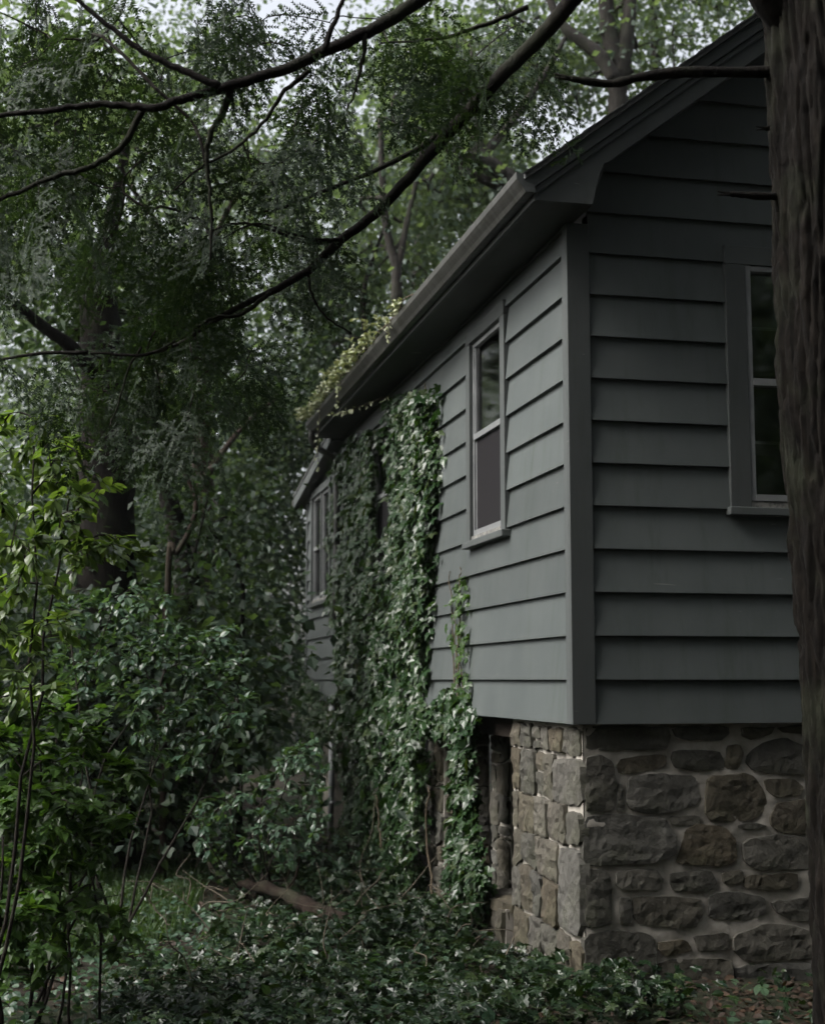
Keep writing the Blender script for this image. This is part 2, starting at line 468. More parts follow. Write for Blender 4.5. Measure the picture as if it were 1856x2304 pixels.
def core():
    mb = MB()
    T = .016
    # left wall (facing -X): panels around three openings
    ops = [(1.36, 2.16, 2.78, 4.2), (5.05, 5.85, 2.78, 4.2), (8.5, 9.84, 2.72, 4.0)]
    ys = [T]
    y = T
    for (a, b, c, d) in ops:
        mb.box(T, .12, y, a, Z0 + .01, 4.43); mb.box(T, .12, a, b, Z0 + .01, c); mb.box(T, .12, a, b, d, 4.43); y = b
    mb.box(T, .12, y, YE - .01, Z0 + .01, 4.05)
    # front wall (facing -Y)
    mb.box(.12, 1.1, T, .12, Z0 + .01, 4.5); mb.box(1.86, WX, T, .12, Z0 + .01, 4.5)
    mb.box(1.1, 1.86, T, .12, Z0 + .01, 2.84); mb.box(1.1, 1.86, T, .12, 4.22, 4.5)
    mb.prism([(.12, 4.5), (WX - .1, 4.5), (3.2, ROOF(3.2) - .3)], T, .12)
    # partition, back, right, floor, ceiling
    mb.box(.12, WX - .1, YM - .3, YM - .2, Z0 + .09, 4.36)
    mb.box(.12, WX, YE - .12, YE - .01, Z0 + .01, 4.05); mb.box(WX - .1, WX, .12, YE - .12, Z0 + .01, 4.43)
    mb.box(.12, WX, .12, YE - .12, Z0 + .01, Z0 + .09); mb.box(.12, WX - .1, .12, YE - .12, 4.36, 4.42)
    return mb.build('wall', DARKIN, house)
core()
# underside of the floor, seen from below as joists and a sill beam
box('sill_beam', m_noise('old_timber', (.014, .011, .009), (.03, .024, .018), 9, .9, .5, .006, (1, .1, 1), spec=.1), (.10, .22, 1.5, YE - .05, 1.36, 1.502))
JO = m_noise('joist_timber', (.02, .016, .012), (.035, .028, .02), 9, .85, .5, .006)
for k in range(9):
    box('joist', JO, (.23, 4.0, 1.9 + k * .9, 1.95 + k * .9, 1.33, 1.5))

def siding_left(y0, y1, k, z_hi=None):
    """one clapboard on the left wall; the butt stands proud, the top tucks under the next board"""
    zb = Z0 + k * EXP; zt = zb + EXP + .02
    if z_hi: zt = min(zt, z_hi)
    n = max(2, int((y1 - y0) / .35)); ys = np.linspace(y0, y1, n)
    w = np.array([.0012 * noise.noise(Vector((y * 1.7, k * 3.1, 0))) for y in ys])
    bow = np.array([.0018 * noise.noise(Vector((y * .9, k * 1.9, 7))) for y in ys])
    prof = [(-.030, zb), (-.029, zb + .012), (.000, zt), (.012, zt), (.012, zb)]
    v = []
    for i in range(n):
        for j, (px, pz) in enumerate(prof):
            v.append((px + (w[i] if j < 2 else 0), ys[i], pz + (bow[i] if j in (0, 1, 4) else 0)))
    q = []; t = []
    for i in range(n - 1):
        for j in range(5):
            q.append((5*i + j, 5*i + (j+1) % 5, 5*(i+1) + (j+1) % 5, 5*(i+1) + j))
    for b in (0, 5 * (n - 1)): t += [(b, b + 1, b + 2), (b, b + 2, b + 3), (b, b + 3, b + 4)]
    mb = MB(); mb.add(v, q, t); mb.build('siding_board', PAINT, house)
def siding_front(xb, xt, x1, k):
    zb = Z0 + k * EXP; zt = zb + EXP + .02
    n = max(3, int((x1 - xb) / .35)); v = []
    for i in range(n):
        t = i / (n - 1)
        for j, (py, pz) in enumerate([(-.030, zb), (-.029, zb + .012), (.000, zt), (.012, zt), (.012, zb)]):
            a = xt if j in (2, 3) else xb
            x = a + (x1 - a) * t
            v.append((x, py + (.0012 * noise.noise(Vector((x * 1.7, k * 2.3, 3))) if j < 2 else 0), pz + (.0018 * noise.noise(Vector((x * .9, k * 1.3, 9))) if j in (0, 1, 4) else 0)))
    q = []; tr = []
    for i in range(n - 1):
        for j in range(5):
            q.append((5*i + j, 5*(i+1) + j, 5*(i+1) + (j+1) % 5, 5*i + (j+1) % 5))
    for b in (0, 5 * (n - 1)): tr += [(b, b + 1, b + 2), (b, b + 2, b + 3), (b, b + 3, b + 4)]
    mb = MB(); mb.add(v, q, tr); mb.build('siding_board', PAINT, house)
for k in range(12):
    zb = Z0 + k * EXP
    hi = 4.425
    cuts = []
    if 5 <= k <= 10: cuts += [(1.27, 2.24), (4.93, 5.97)]
    y = .07
    segs = []
    for a, b in cuts: segs.append((y, a)); y = b
    joint = 4.3 + 1.2 * ((k * 37) % 10) / 10
    segs.append((y, YM if k > 10 else YE - .06) if k < 5 or k > 10 else (y, 8.42))
    if 5 <= k <= 10 : segs.append((9.92, YE - .06))
    for a, b in segs:
        if k == 11: siding_left(a, min(b, YM), k, hi)
        else: siding_left(a, b, k)
for k in range(17):
    zb = Z0 + k * EXP; zt = zb + EXP + .02
    xs = lambda z: max(.108, (z - 4.572 + .22) / .762 - .373) if z > 4.40 else .108
    if 5 <= k <= 10:
        siding_front(xs(zb), xs(zt), .965, k); siding_front(1.985, 1.985, WX, k)
    else:
        siding_front(xs(zb), xs(zt), min(WX, WX - max(0, xs(zb) - .1)), k)
# corner boards
box('corner_board', TRIM, (-.034, .106, -.034, -.002, Z0 - .004, 4.42))
box('corner_board', TRIM, (-.0335, -.002, -.001, .069, Z0 - .004, 4.42))
box('corner_board', TRIM, (-.034, .0, YE - .055, YE + .02, Z0 - .002, 4.06))
# frieze under the soffit
box('frieze_board', SOFFIT, (-.024, -.003, .07, YM - .1, 4.40, 4.421))

# windows -----------------------------------------------------------------
def glass_mat(name, dark=0.0):
    m, nt, out = new_mat(name)
    tr = nt.nodes.new('ShaderNodeBsdfTransparent'); tr.inputs[0].default_value = (.93, .95, .95, 1)
    gl = nt.nodes.new('ShaderNodeBsdfGlossy'); gl.inputs['Roughness'].default_value = .05
    fr = nt.nodes.new('ShaderNodeFresnel'); fr.inputs[0].default_value = 1.9
    mx = nt.nodes.new('ShaderNodeMixShader')
    nt.links.new(fr.outputs[0], mx.inputs[0]); nt.links.new(tr.outputs[0], mx.inputs[1]); nt.links.new(gl.outputs[0], mx.inputs[2])
    nt.links.new(mx.outputs[0], out.inputs[0])
    return m
GLASS = glass_mat('window_glass')
def window(plane, u0, u1, z0, z1, zmid, casing=.1, head=.1, sill=True, muntins=True, screen=False, curtain=False, parts=1):
    """double-hung window. plane 'x' (left wall, u = y) or 'y' (front wall, u = x). u0..u1, z0..z1: the opening"""
    w = bpy.data.objects.new('window', None); COL.objects.link(w); w.parent = house; w.empty_display_size = .1
    def b(name, m, ua, ub, pa, pb, za, zb, bev=.002):
        mb = MB()
        if plane == 'x': mb.box(pa, pb, ua, ub, za, zb)
        else: mb.box(ua, ub, pa, pb, za, zb)
        return mb.build(name, m, w, bevel=bev)
    c = casing
    b('casing', TRIM, u0 - c, u0, -.042, .014, z0 - .04, z1)
    b('casing', TRIM, u1, u1 + c, -.042, .014, z0 - .04, z1)
    b('head_casing', TRIM, u0 - c - .002, u1 + c + .002, -.044, .014, z1 + .001, z1 + head)
    b('sill', TRIM, u0 - c - .02, u1 + c + .02, -.072, .02, z0 - .088, z0 - .041, .004)
    b('sill_slope', WOOD_SILL, u0 + .001, u1 - .001, -.03, .06, z0 - .04, z0 - .002)
    wid = (u1 - u0) / parts
    for p in range(parts):
        a, e = u0 + p * wid, u0 + (p + 1) * wid
        s = .022 if plane == 'x' else .034; q = -.014 if plane == 'x' else -.036
        if p: b('mullion', TRIM, a - .03, a + .03, -.03, .03, z0, z1)
        aa, ee = a + (.032 if p else .0), e - (.032 if p < parts - 1 else .0)
        # aluminium storm frame
        b('storm_frame', METAL, aa + .001, aa + s, q, .012, z0, z1)
        b('storm_frame', METAL, ee - s, ee - .001, q, .012, z0, z1)
        b('storm_frame', METAL, aa + s, ee - s, q + .001, .012, z1 - .035, z1 - .001)
        b('storm_frame', METAL, aa + s, ee - s, q - .001, .012, z0 + .001, z0 + .04)
        b('meeting_rail', METAL, aa + s, ee - s, q - .003, .014, zmid - .022, zmid + .022)
        b('upper_sash', METAL, aa + s, aa + s + .014, -.004, .018, zmid + .022, z1 - .035)
        b('upper_sash', METAL, ee - s - .014, ee - s, -.004, .018, zmid + .022, z1 - .035)
        b('lower_sash', METAL, aa + s, aa + s + .014, .002, .026, z0 + .04, zmid - .022)
        b('lower_sash', METAL, ee - s - .014, ee - s, .002, .026, z0 + .04, zmid - .022)
        b('pane', GLASS, aa + s + .01, ee - s - .01, .008, .011, zmid + .02, z1 - .03, 0)
        if screen: b('insect_screen', SCREEN, aa + s + .01, ee - s - .01, .006, .008, z0 + .035, zmid - .02, 0)
        else: b('pane', GLASS, aa + s + .01, ee - s - .01, .016, .019, z0 + .035, zmid - .02, 0)
        if muntins:
            mid = (aa + ee) / 2
            for za, zb_ in ((z0 + .04, zmid - .022), (zmid + .022, z1 - .035)):
                b('muntin', DARKMUNT, aa + s, ee - s, .05, .062, (za + zb_) / 2 - .008, (za + zb_) / 2 + .008, 0)
                b('muntin', DARKMUNT, mid - .008, mid + .008, .051, .061, za, zb_, 0)
        if curtain:
            b('curtain', CURTAIN_REFLECTION, aa + s, ee - s, .028, .032, zmid - .01, z1 - .02, 0)  # stands in for the pane's green reflection by its colour
    return w
DARKMUNT = m_noise('muntin_paint', (.16, .165, .165), (.22, .225, .22), 12, .6, .1)
window('x', 1.36, 2.16, 2.78, 4.2, 3.50, .10, .10, muntins=False, screen=True, curtain=True)
window('x', 5.05, 5.85, 2.78, 4.2, 3.50, .10, .10, muntins=False, screen=True)
window('x', 8.5, 9.84, 2.72, 4.0, 3.36, .09, .09, muntins=False, parts=2)
window('y', 1.095, 1.86, 2.80, 4.235, 3.52, .132, .115)

# roof ----------------------------------------------------------------------
YF = -.40
XE = -.40
ridge = 3.2
def slope_poly(x0, x1, o0, o1):
    return [(x0, ROOF(x0) + o0), (x1, ROOF(x1) + o0), (x1, ROOF(x1) + o1), (x0, ROOF(x0) + o1)]
def mirror(p): return [(2 * ridge - x, z) for x, z in p]
mb = MB(); mb.prism(slope_poly(XE, ridge, 0, -.03), YF - .03, YM + .1); mb.prism(mirror(slope_poly(XE, ridge - .001, 0, -.03)), YF - .03, YM + .1)
roof = mb.build('roof', SHINGLE, house)
# shingle courses along the near slope: each laps the one below
tabs = np_mesh('shingle_course', *(lambda m: (np.concatenate(m.v), [np.concatenate(m.q)]))((lambda m: (m.box(0, .17, YF - .035, YM + .1, .002, .009), m)[1])(MB())))
tabs.materials.append(SHINGLE)
ang = math.atan(.762)
for k in range(30):
    x = XE - .01 + k * .118
    o = bpy.data.objects.new('shingle', tabs); COL.objects.link(o); o.parent = roof
    o.location = (x, 0, ROOF(x) + .0015); o.rotation_euler = (0, -ang + .035, 0)
box('drip_edge', METAL, (-.408, -.402, YF - .03, YM + .1, 4.52, 4.548), bevel=0)
# rake trim, front
def rake(name, o0, o1, y0, y1, m, xa=-.345):
    mb = MB(); mb.prism(slope_poly(xa, ridge, o0, o1), y0, y1); mb.prism(mirror(slope_poly(xa, ridge - .001, o0, o1)), y0, y1)
    return mb.build(name, m, house, bevel=.003)
rake('rake_fascia', -.032, -.112, YF - .005, YF + .02, TRIM)
rake('rake_moulding', -.114, -.154, YF + .012, YF + .04, TRIM, -.335)
# wide rake board with its cornice return cut out of the same plank
lo = lambda x: ROOF(x) - .262
plank = [(-.312, 4.42), (.012, 4.42), (.020, 4.455), (.034, 4.52), (.056, 4.60), (.085, 4.668), (.107, lo(.107)), (ridge, lo(ridge)), (ridge, ROOF(ridge) - .15), (-.312, ROOF(-.312) - .10)]
mb = MB(); mb.prism(plank, YF + .03, YF + .06); mb.prism(mirror([(x if x < ridge else ridge - .001, z) for x, z in plank]), YF + .03, YF + .06)
mb.build('rake_board', TRIM, house, bevel=.003)
# closed end of the return and the soffits
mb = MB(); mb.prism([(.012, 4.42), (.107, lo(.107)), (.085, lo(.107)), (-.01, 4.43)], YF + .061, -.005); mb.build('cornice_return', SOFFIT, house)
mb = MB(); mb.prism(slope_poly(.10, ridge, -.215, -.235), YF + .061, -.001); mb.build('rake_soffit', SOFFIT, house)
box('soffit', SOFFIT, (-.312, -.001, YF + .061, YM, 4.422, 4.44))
box('eave_fascia', TRIM, (-.338, -.3125, YF + .02, YM, 4.415, 4.545))
# gutter: open metal trough with end caps
def gutter():
    prof = [(-.343, 4.555), (-.343, 4.447), (-.398, 4.447), (-.412, 4.470), (-.436, 4.500), (-.450, 4.520), (-.452, 4.560), (-.440, 4.562),
            (-.440, 4.556), (-.447, 4.555), (-.445, 4.522), (-.431, 4.503), (-.407, 4.473), (-.396, 4.451), (-.347, 4.451), (-.347, 4.555)]
    mb = MB(); mb.prism(prof, YF - .012, YM - .15)
    g = mb.build('gutter', GUTTER, house)
    cap = [(-.343, 4.552), (-.343, 4.449), (-.397, 4.449), (-.411, 4.472), (-.434, 4.502), (-.448, 4.522), (-.449, 4.552)]
    for y in (YF - .016, YM - .149):
        m2 = MB(); m2.prism(cap, y, y + .003); m2.build('end_cap', TRIM, g)
    for k in range(11):
        m2 = MB(); m2.box(-.446, -.343, .2 + k * .68, .215 + k * .68, 4.5565, 4.5595); m2.build('hanger', GUTTER, g)
    # outlet elbow at the far end and the leader going back to the wall
    m2 = MB(); m2.tube(smooth_path([(-.395, YM - .24, 4.46), (-.395, YM - .24, 4.38), (-.36, YM - .22, 4.30), (-.25, YM - .18, 4.24), (-.14, YM - .15, 4.17), (-.10, YM - .14, 4.05), (-.10, YM - .14, 2.4)], 4), .036, 12)
    m2.build('downspout', GUTTER, g, smooth=True)
gutter()
# lean-to roof at the far end, its rake falls away from the camera
def lean_to():
    y0, y1 = YM - .05, YE + .28
    za, zb = 4.53, 4.135
    mb = MB(); mb.prism([(y0, za), (y1, zb), (y1, zb - .03), (y0, za - .03)], -.17, 4.0, 'x'); mb.build('lean_to_roof', SHINGLE, house)
    mb = MB(); mb.prism([(y0, za - .032), (y1 - .01, zb - .032), (y1 - .01, zb - .155), (y0, za - .155)], -.16, -.135, 'x'); mb.build('lean_to_rake', TRIM, house, bevel=.003)
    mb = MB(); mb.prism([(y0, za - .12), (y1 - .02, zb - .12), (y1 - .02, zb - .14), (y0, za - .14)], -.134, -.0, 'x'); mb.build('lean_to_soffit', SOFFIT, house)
    mb = MB(); mb.box(-.165, 4.0, y1 - .009, y1 + .02, zb - .16, zb - .04); mb.build('lean_to_fascia', TRIM, house, bevel=.003)
    mb = MB(); mb.tube([(-.17, y1 + .06, zb - .09), (4, y1 + .06, zb - .09)], .05, 10); mb.build('lean_to_gutter', GUTTER, house)
    mb = MB(); mb.prism([(YM - .02, 4.02), (YE - .01, 4.02), (YE - .01, 4.06), (YM - .02, 4.42)], .0, .02, 'x'); mb.build('gable_panel', PAINT, house)
lean_to()
# vent pipe dropping from the floor of the lean-to
mb = MB(); mb.tube([(-.02, 8.3, 1.50), (-.02, 8.3, .7), (-.03, 8.31, -.05)], .033, 14)
for z in (1.1, .35): mb.tube([(-.02, 8.3, z), (-.02, 8.3, z + .05)], .039, 14)
mb.build('drain_pipe', PIPE, house, smooth=True)

# ------------------------------------------------------------------ stone base
def chaikin(p, n=2, k=.13):
    p = np.asarray(p, float)
    for _ in range(n):
        a = p * (1 - k) + np.roll(p, -1, 0) * k; b = p * k + np.roll(p, -1, 0) * (1 - k)
        p = np.stack([a, b], 1).reshape(-1, 2)
    return p
def stone(poly, to3, out, parent, proud=.035, seed=0, name='stone', craggy=1.0):
    """a rough-faced stone: poly in wall coordinates (u, w), to3 maps (u, w, h) to the world, h is height off the mortar"""
    p = chaikin(poly, 1)
    # resample edges so that the outline can be uneven
    q = []
    for i in range(len(p)):
        a, b = p[i], p[(i + 1) % len(p)]
        k = max(1, int(np.linalg.norm(b - a) / .028))
        for j in range(k): q.append(a + (b - a) * j / k)
    p = np.array(q); c = p.mean(0); n = len(p)
    r = np.random.default_rng(seed + 11)
    p = c + (p - c) * 1.075
    jit = np.array([[noise.noise(Vector((x[0] * 14 + seed, x[1] * 14, 1))), noise.noise(Vector((x[0] * 14 + seed, x[1] * 14, 6)))] for x in p]) * .010
    rim = p + jit
    low = c + (rim - c) * .965
    lo_, hi_ = p.min(0), p.max(0); st = .030
    inner = [(x + r.uniform(-.4, .4) * st, y + r.uniform(-.4, .4) * st) for x in np.arange(lo_[0], hi_[0], st) for y in np.arange(lo_[1], hi_[1], st)]
    def inside(x, y, P):
        k = False; m_ = len(P) - 1
        for a in range(len(P)):
            if (P[a][1] > y) != (P[m_][1] > y) and x < (P[m_][0] - P[a][0]) * (y - P[a][1]) / (P[m_][1] - P[a][1]) + P[a][0]: k = not k
            m_ = a
        return k
    core_ = c + (rim - c) * (1 - .028 / max(.05, float(np.mean(np.linalg.norm(rim - c, axis=1)))))
    inner = [x for x in inner if inside(x[0], x[1], core_)]
    pts2 = [Vector((float(a), float(b))) for a, b in list(low) + inner]
    out_ = delaunay_2d_cdt(pts2, [], [list(range(n))], 1, 1e-5)
    vv, ff = out_[0], out_[2]
    v = []
    tilt = r.normal(0, .03, 2)
    for k, x in enumerate(vv):
        e = k < n
        nn = Vector((x[0] * 9 + seed * 3.3, x[1] * 9, seed * 1.7))
        h = proud + craggy * (.012 * noise.noise(nn * .6) + .011 * noise.noise(Vector((nn.x * .8, nn.y * 2.2, nn.z))) - .016 * abs(noise.noise(Vector((nn.x * 1.3, nn.y * 3.4, nn.z + 4)))) + .006 * noise.noise(nn * 4))
        h += tilt[0] * (x[0] - c[0]) + tilt[1] * (x[1] - c[1])
        if e: h = h * .8
        v.append(to3(x[0], x[1], max(h, .003)))
    nv = len(v); t = [tuple(f) for f in ff if len(f) == 3]; q4 = []
    for x in rim: v.append(to3(x[0], x[1], -.03))
    if nv >= n:
        for k in range(n): q4.append((k, (k + 1) % n, nv + (k + 1) % n, nv + k))
    org = np.mean(v, 0)
    mb = MB(org); mb.add(v, q4, t)
    o = mb.build(name, STONE, parent, smooth=False)
    return o
def mortar_face(to3, u0, u1, w0, w1, parent, depth, name='mortar'):
    """lumpy pointing between the stones, closed at the back"""
    nu, nw = max(4, int((u1 - u0) / .025)), max(4, int((w1 - w0) / .025))
    us, ws = np.linspace(u0, u1, nu), np.linspace(w0, w1, nw)
    v = []
    for a in us:
        for b in ws:
            e = 1 if (0 < a - u0 and a < u1 - 1e-6) else .2
            v.append(to3(a, b, e * (.010 * noise.noise(Vector((a * 7, b * 7, 3))) + .007 * noise.noise(Vector((a * 22, b * 22, 5))))))
    q = [(i*nw + j, (i+1)*nw + j, (i+1)*nw + j + 1, i*nw + j + 1) for i in range(nu - 1) for j in range(nw - 1)]
    mb = MB(); mb.add(v, q)
    o = mb.build(name, MORTAR, parent, smooth=True)
    return o
def rubble(u0, u1, w0, w1, rows, seed, skew=0., wmin=.16, wmax=.42):
    """uneven courses of rubble: list of polygons"""
    r = random.Random(seed); hs_ = [r.uniform(.7, 1.3) for _ in range(rows)]
    tot = sum(hs_); w = w0; out = []
    edges = [w0]
    for h in hs_: w += h / tot * (w1 - w0); edges.append(w)
    def edge(k, u):
        if k == 0 or k == rows: return edges[k]
        return edges[k] + .035 * math.sin(u * 5 + k * 2.1 + seed) + .02 * math.sin(u * 11 + k)
    for k in range(rows):
        u = u0
        while u < u1 - .02:
            wd = r.uniform(wmin, wmax)
            if u + wd > u1 - wmin * .6: wd = u1 - u
            a, b = u, u + wd
            g = .011
            n = lambda s=.014: r.uniform(-s, s)
            if r.random() < .22 and wd < .3:
                m_ = (edge(k, a) + edge(k + 1, a)) / 2 + n(.02)
                out.append([(a + g, edge(k, a) + g + n()), (b - g, edge(k, b) + g + n()), (b - g + n(), m_ - g), (a + g + n(), m_ - g)])
                out.append([(a + g + n(), m_ + g), (b - g + n(), m_ + g), (b - g, edge(k + 1, b) - g), (a + g, edge(k + 1, a) - g)])
            else:
                c = (a + b) / 2
                out.append([(a + g + n(), edge(k, a) + g + n()), (c, edge(k, c) + g + n()), (b - g + n(), edge(k, b) + g + n()), (b - g, (edge(k, b) + edge(k + 1, b)) / 2),
                            (b - g + n(), edge(k + 1, b) - g + n()), (c, edge(k + 1, c) - g + n()), (a + g + n(), edge(k + 1, a) - g + n()), (a + g, (edge(k, a) + edge(k + 1, a)) / 2)])
            u = b
    return out
found = thing('stone_foundation', 'rubble stone foundation wall under the near corner of the house', 'foundation', (0, 0, 0))
FY, FX = .055, .055
front3 = lambda u, w, h: (u, FY - h, w)
left3 = lambda u, w, h: (FX - h, u, w)
# front face, stones as they lie in the wall
FRONT = [
 [(735,185),(900,180),(1060,190),(1070,225),(1055,280),(900,278),(735,285)], [(1095,190),(1320,185),(1325,215),(1290,240),(1150,240),(1110,225)],
 [(1380,190),(1520,185),(1500,215),(1430,240),(1385,225)], [(1530,185),(1660,180),(1650,215),(1560,212)],
 [(790,305),(835,335),(850,420),(840,530),(760,540),(727,535),(727,318)], [(880,320),(1060,300),(1065,350),(1000,370),(870,385),(865,350)],
 [(1100,285),(1280,285),(1305,330),(1300,360),(1180,370),(1100,355),(1090,320)], [(1320,270),(1370,260),(1385,300),(1370,360),(1310,365)],
 [(1410,300),(1480,250),(1560,235),(1650,270),(1655,380),(1560,385),(1430,365),(1405,335)],
 [(910,400),(1000,385),(1190,395),(1200,480),(1180,520),(1010,553),(920,530),(900,500)], [(855,430),(882,430),(887,540),(860,540)],
 [(1240,395),(1420,385),(1470,450),(1485,520),(1440,575),(1260,580),(1230,540)], [(1480,405),(1600,405),(1640,440),(1620,475),(1520,480),(1490,450)],
 [(1500,560),(1540,505),(1660,490),(1680,560),(1675,635),(1560,630),(1510,600)], [(727,570),(850,555),(1050,570),(1095,640),(1100,720),(1000,755),(800,765),(727,760)],
 [(1080,565),(1200,555),(1210,595),(1090,600)], [(1150,620),(1200,600),(1310,610),(1350,660),(1355,740),(1310,768),(1110,760),(1130,690)],
 [(1350,605),(1440,590),(1490,605),(1400,622)], [(1390,680),(1420,655),(1540,640),(1675,660),(1675,780),(1440,785),(1395,750)],
 [(727,790),(810,785),(835,850),(830,990),(800,1015),(727,1020)], [(860,790),(1020,785),(1050,830),(1030,872),(880,870),(855,850)],
 [(1085,800),(1250,790),(1275,840),(1240,880),(1100,875),(1080,840)], [(1300,800),(1380,785),(1390,830),(1340,850),(1305,840)],
 [(1400,810),(1610,800),(1620,865),(1500,875),(1400,865)], [(930,900),(1200,905),(1210,980),(1180,1030),(960,1020),(930,980)],
 [(868,910),(918,905),(920,1010),(872,1020)], [(1245,900),(1330,880),(1470,900),(1480,970),(1380,1000),(1250,990)],
 [(1510,920),(1690,900),(1690,1000),(1600,1000),(1530,970)], [(727,1060),(850,1045),(1000,1060),(1020,1150),(1000,1250),(850,1290),(727,1290)],
 [(1035,1090),(1150,1080),(1170,1130),(1060,1150),(1030,1120)], [(1180,1065),(1320,1050),(1330,1120),(1200,1130)],
 [(1350,1070),(1480,1015),(1600,1020),(1690,1060),(1690,1160),(1400,1170),(1350,1120)], [(1040,1170),(1330,1160),(1340,1260),(1040,1280)], [(1360,1190),(1690,1180),(1690,1290),(1360,1290)]]
for k, pl in enumerate(FRONT):
    uw = [at_y(Z6(*p), FY) for p in pl]
    stone([(p[0], p[2]) for p in uw], front3, None, found, .019 if k not in (5, 15, 17) else .012, k + 1, craggy=.62)
for k, pl in enumerate(rubble(1.50, 3.4, -.1, 1.46, 7, 5)):
    stone(pl, front3, None, found, .019, 60 + k)
mortar_face(front3, .06, 3.45, -.25, 1.498, found, .3)
# left face of the corner pier: tall quoins alternate at the corner, small rubble beyond
QUOIN = [(.06, .50, 1.02, 1.46 - .16), (.06, .30, .80, 1.0), (.06, .47, .30, .78), (.06, .26, .0, .27)]
for k, (a, b, c, d) in enumerate(QUOIN):
    stone([(a, c + .02), (b - .03, c + .01), (b, c + .05), (b - .02, d - .03), (a + .15, d - .01), (a, d - .015)], left3, None, found, .036, 200 + k, craggy=.8)
kk = 0
for (a, b, c, d, rows, seed) in ((.06, 1.40, 1.31, 1.47, 1, 3), (.52, 1.40, 1.03, 1.31, 1, 4), (.32, 1.40, .79, 1.03, 1, 6), (.49, 1.40, .29, .79, 2, 7), (.28, 1.40, -.1, .29, 2, 8)):
    for pl in rubble(a, b, c, d, rows, seed, wmin=.16, wmax=.38):
        stone(pl, left3, None, found, .036, 220 + kk, craggy=1.4); kk += 1
mortar_face(left3, .06, 1.43, -.25, 1.498, found, .3)
mb = MB(); mb.box(.075, 3.44, .075, .34, -.25, 1.495); mb.box(.075, .45, .34, 1.42, -.25, 1.494); mb.build('wall_core', MORTAR, found)
back3 = lambda u, w, h: (u, 1.42 + h, w)
for k, pl in enumerate(rubble(.08, .44, -.1, 1.47, 7, 12, wmin=.14, wmax=.24)):
    stone(pl, lambda u, w, h: (.52 - u, 1.43 + h, w), None, found, .03, 300 + k)
# low stone ledge in the opening beside the corner pier
ledge = thing('stone_ledge', 'low mossy stone ledge at the foot of the corner pier', 'wall', (0, 0, 0))
led3 = lambda u, w, h: (-.0 - h, u, w)
for k, pl in enumerate(rubble(1.47, 2.02, -.08, .25, 2, 21, wmin=.14, wmax=.26)):
    stone(pl, led3, None, ledge, .03, 320 + k)
top3 = lambda u, w, h: (w, u, .255 + h)
for k, pl in enumerate([[(1.46, .0), (1.72, -.03), (1.73, .36), (1.46, .38)], [(1.75, -.02), (2.03, .0), (2.04, .36), (1.76, .37)]]):
    stone(pl, top3, None, ledge, .05, 340 + k, 'cap_stone')
mb = MB(); mb.box(.005, .38, 1.465, 2.02, -.2, .25); mb.build('mortar', MORTAR, ledge)
# further piers
def pier(name, label, x0, x1, y0, y1, seed):
    t = thing(name, label, 'pier', (0, 0, 0))
    mb = MB(); mb.box(x0, x1, y0, y1, -.25, 1.5); mb.build('mortar', MORTAR, t)
    k = 0
    for pl in rubble(y0 + .01, y1 - .01, -.05, 1.48, 8, seed, wmin=.18, wmax=.34):
        stone(pl, lambda u, w, h: (x0 - h, u, w), None, t, .03, seed * 50 + k, craggy=1.3); k += 1
    for pl in rubble(x0 + .01, x1 - .01, -.05, 1.48, 8, seed + 1, wmin=.18, wmax=.34):
        stone(pl, lambda u, w, h: (u, y0 - h, w), None, t, .03, seed * 50 + k, craggy=1.3); k += 1
    return t
pier('stone_pier', 'narrow pale stone pier half hidden by hanging ivy', .05, .42, 3.32, 3.76, 31)
pier('stone_pier', 'dim stone pier recessed in the dark crawl space opening', .34, .8, 2.45, 2.95, 33)
PIERM = m_noise('old_concrete', (.15, .135, .115), (.27, .25, .215), 6, .9, .5, .01)
t = thing('concrete_post', 'weathered concrete post under the far end of the house', 'post', (0, 0, 0))
mb = MB(); mb.prism([(.06, 9.02), (.30, 9.0), (.31, 9.38), (.05, 9.36)], -.2, 1.5, 'z'); mb.build('shaft', PIERM, t, bevel=.02)
mb = MB(); mb.box(.0, .36, 8.95, 9.43, 1.38, 1.498); mb.build('cap', PIERM, t, bevel=.01)
mb = MB(); mb.box(2.6, 2.8, .4, YE, -.2, 1.49); mb.build('back_wall', MORTAR, found)

# ------------------------------------------------------------------ vegetation
def leaf_object(name, v, f, m, parent, stuff=True):
    if not len(f): return None
    o = obj(name, np_mesh(name, v, f), m, parent)
    if stuff: o['kind'] = 'stuff'
    return o
def single_leaves(tpl, P, D, N, S, m, parent, count=300, name='leaf', cut=None):
    """the leaves that show largest become objects of their own, sharing one mesh; the rest are returned as a mask"""
    P = np.asarray(P)
    size = np.asarray(S) / np.maximum((P - CAM) @ FW, .1) * (1 + .6 * np.abs(np.sum(norm(N) * norm(CAM - P), 1)))
    px = np.stack([CX + F * ((P - CAM) @ RT) / ((P - CAM) @ FW), CY - F * ((P - CAM) @ UP) / ((P - CAM) @ FW)], 1)
    size = np.where((px[:, 0] > 0) & (px[:, 0] < 1856) & (px[:, 1] > 0) & (px[:, 1] < 2304), size, -1)
    idx = np.argsort(-size)[:count]
    me = np_mesh(name, tpl[0], tpl[1]); me.materials.append(m)
    for i in idx:
        d = norm(D[i]); x = norm(np.cross(d, N[i])); n = np.cross(x, d); s = S[i]
        o = bpy.data.objects.new(name, me); COL.objects.link(o); o.parent = parent
        o.matrix_local = Matrix(((x[0]*s, d[0]*s, n[0]*s, P[i][0]), (x[1]*s, d[1]*s, n[1]*s, P[i][1]), (x[2]*s, d[2]*s, n[2]*s, P[i][2]), (0, 0, 0, 1)))
    rest = np.ones(len(P), bool); rest[idx] = False
    return rest
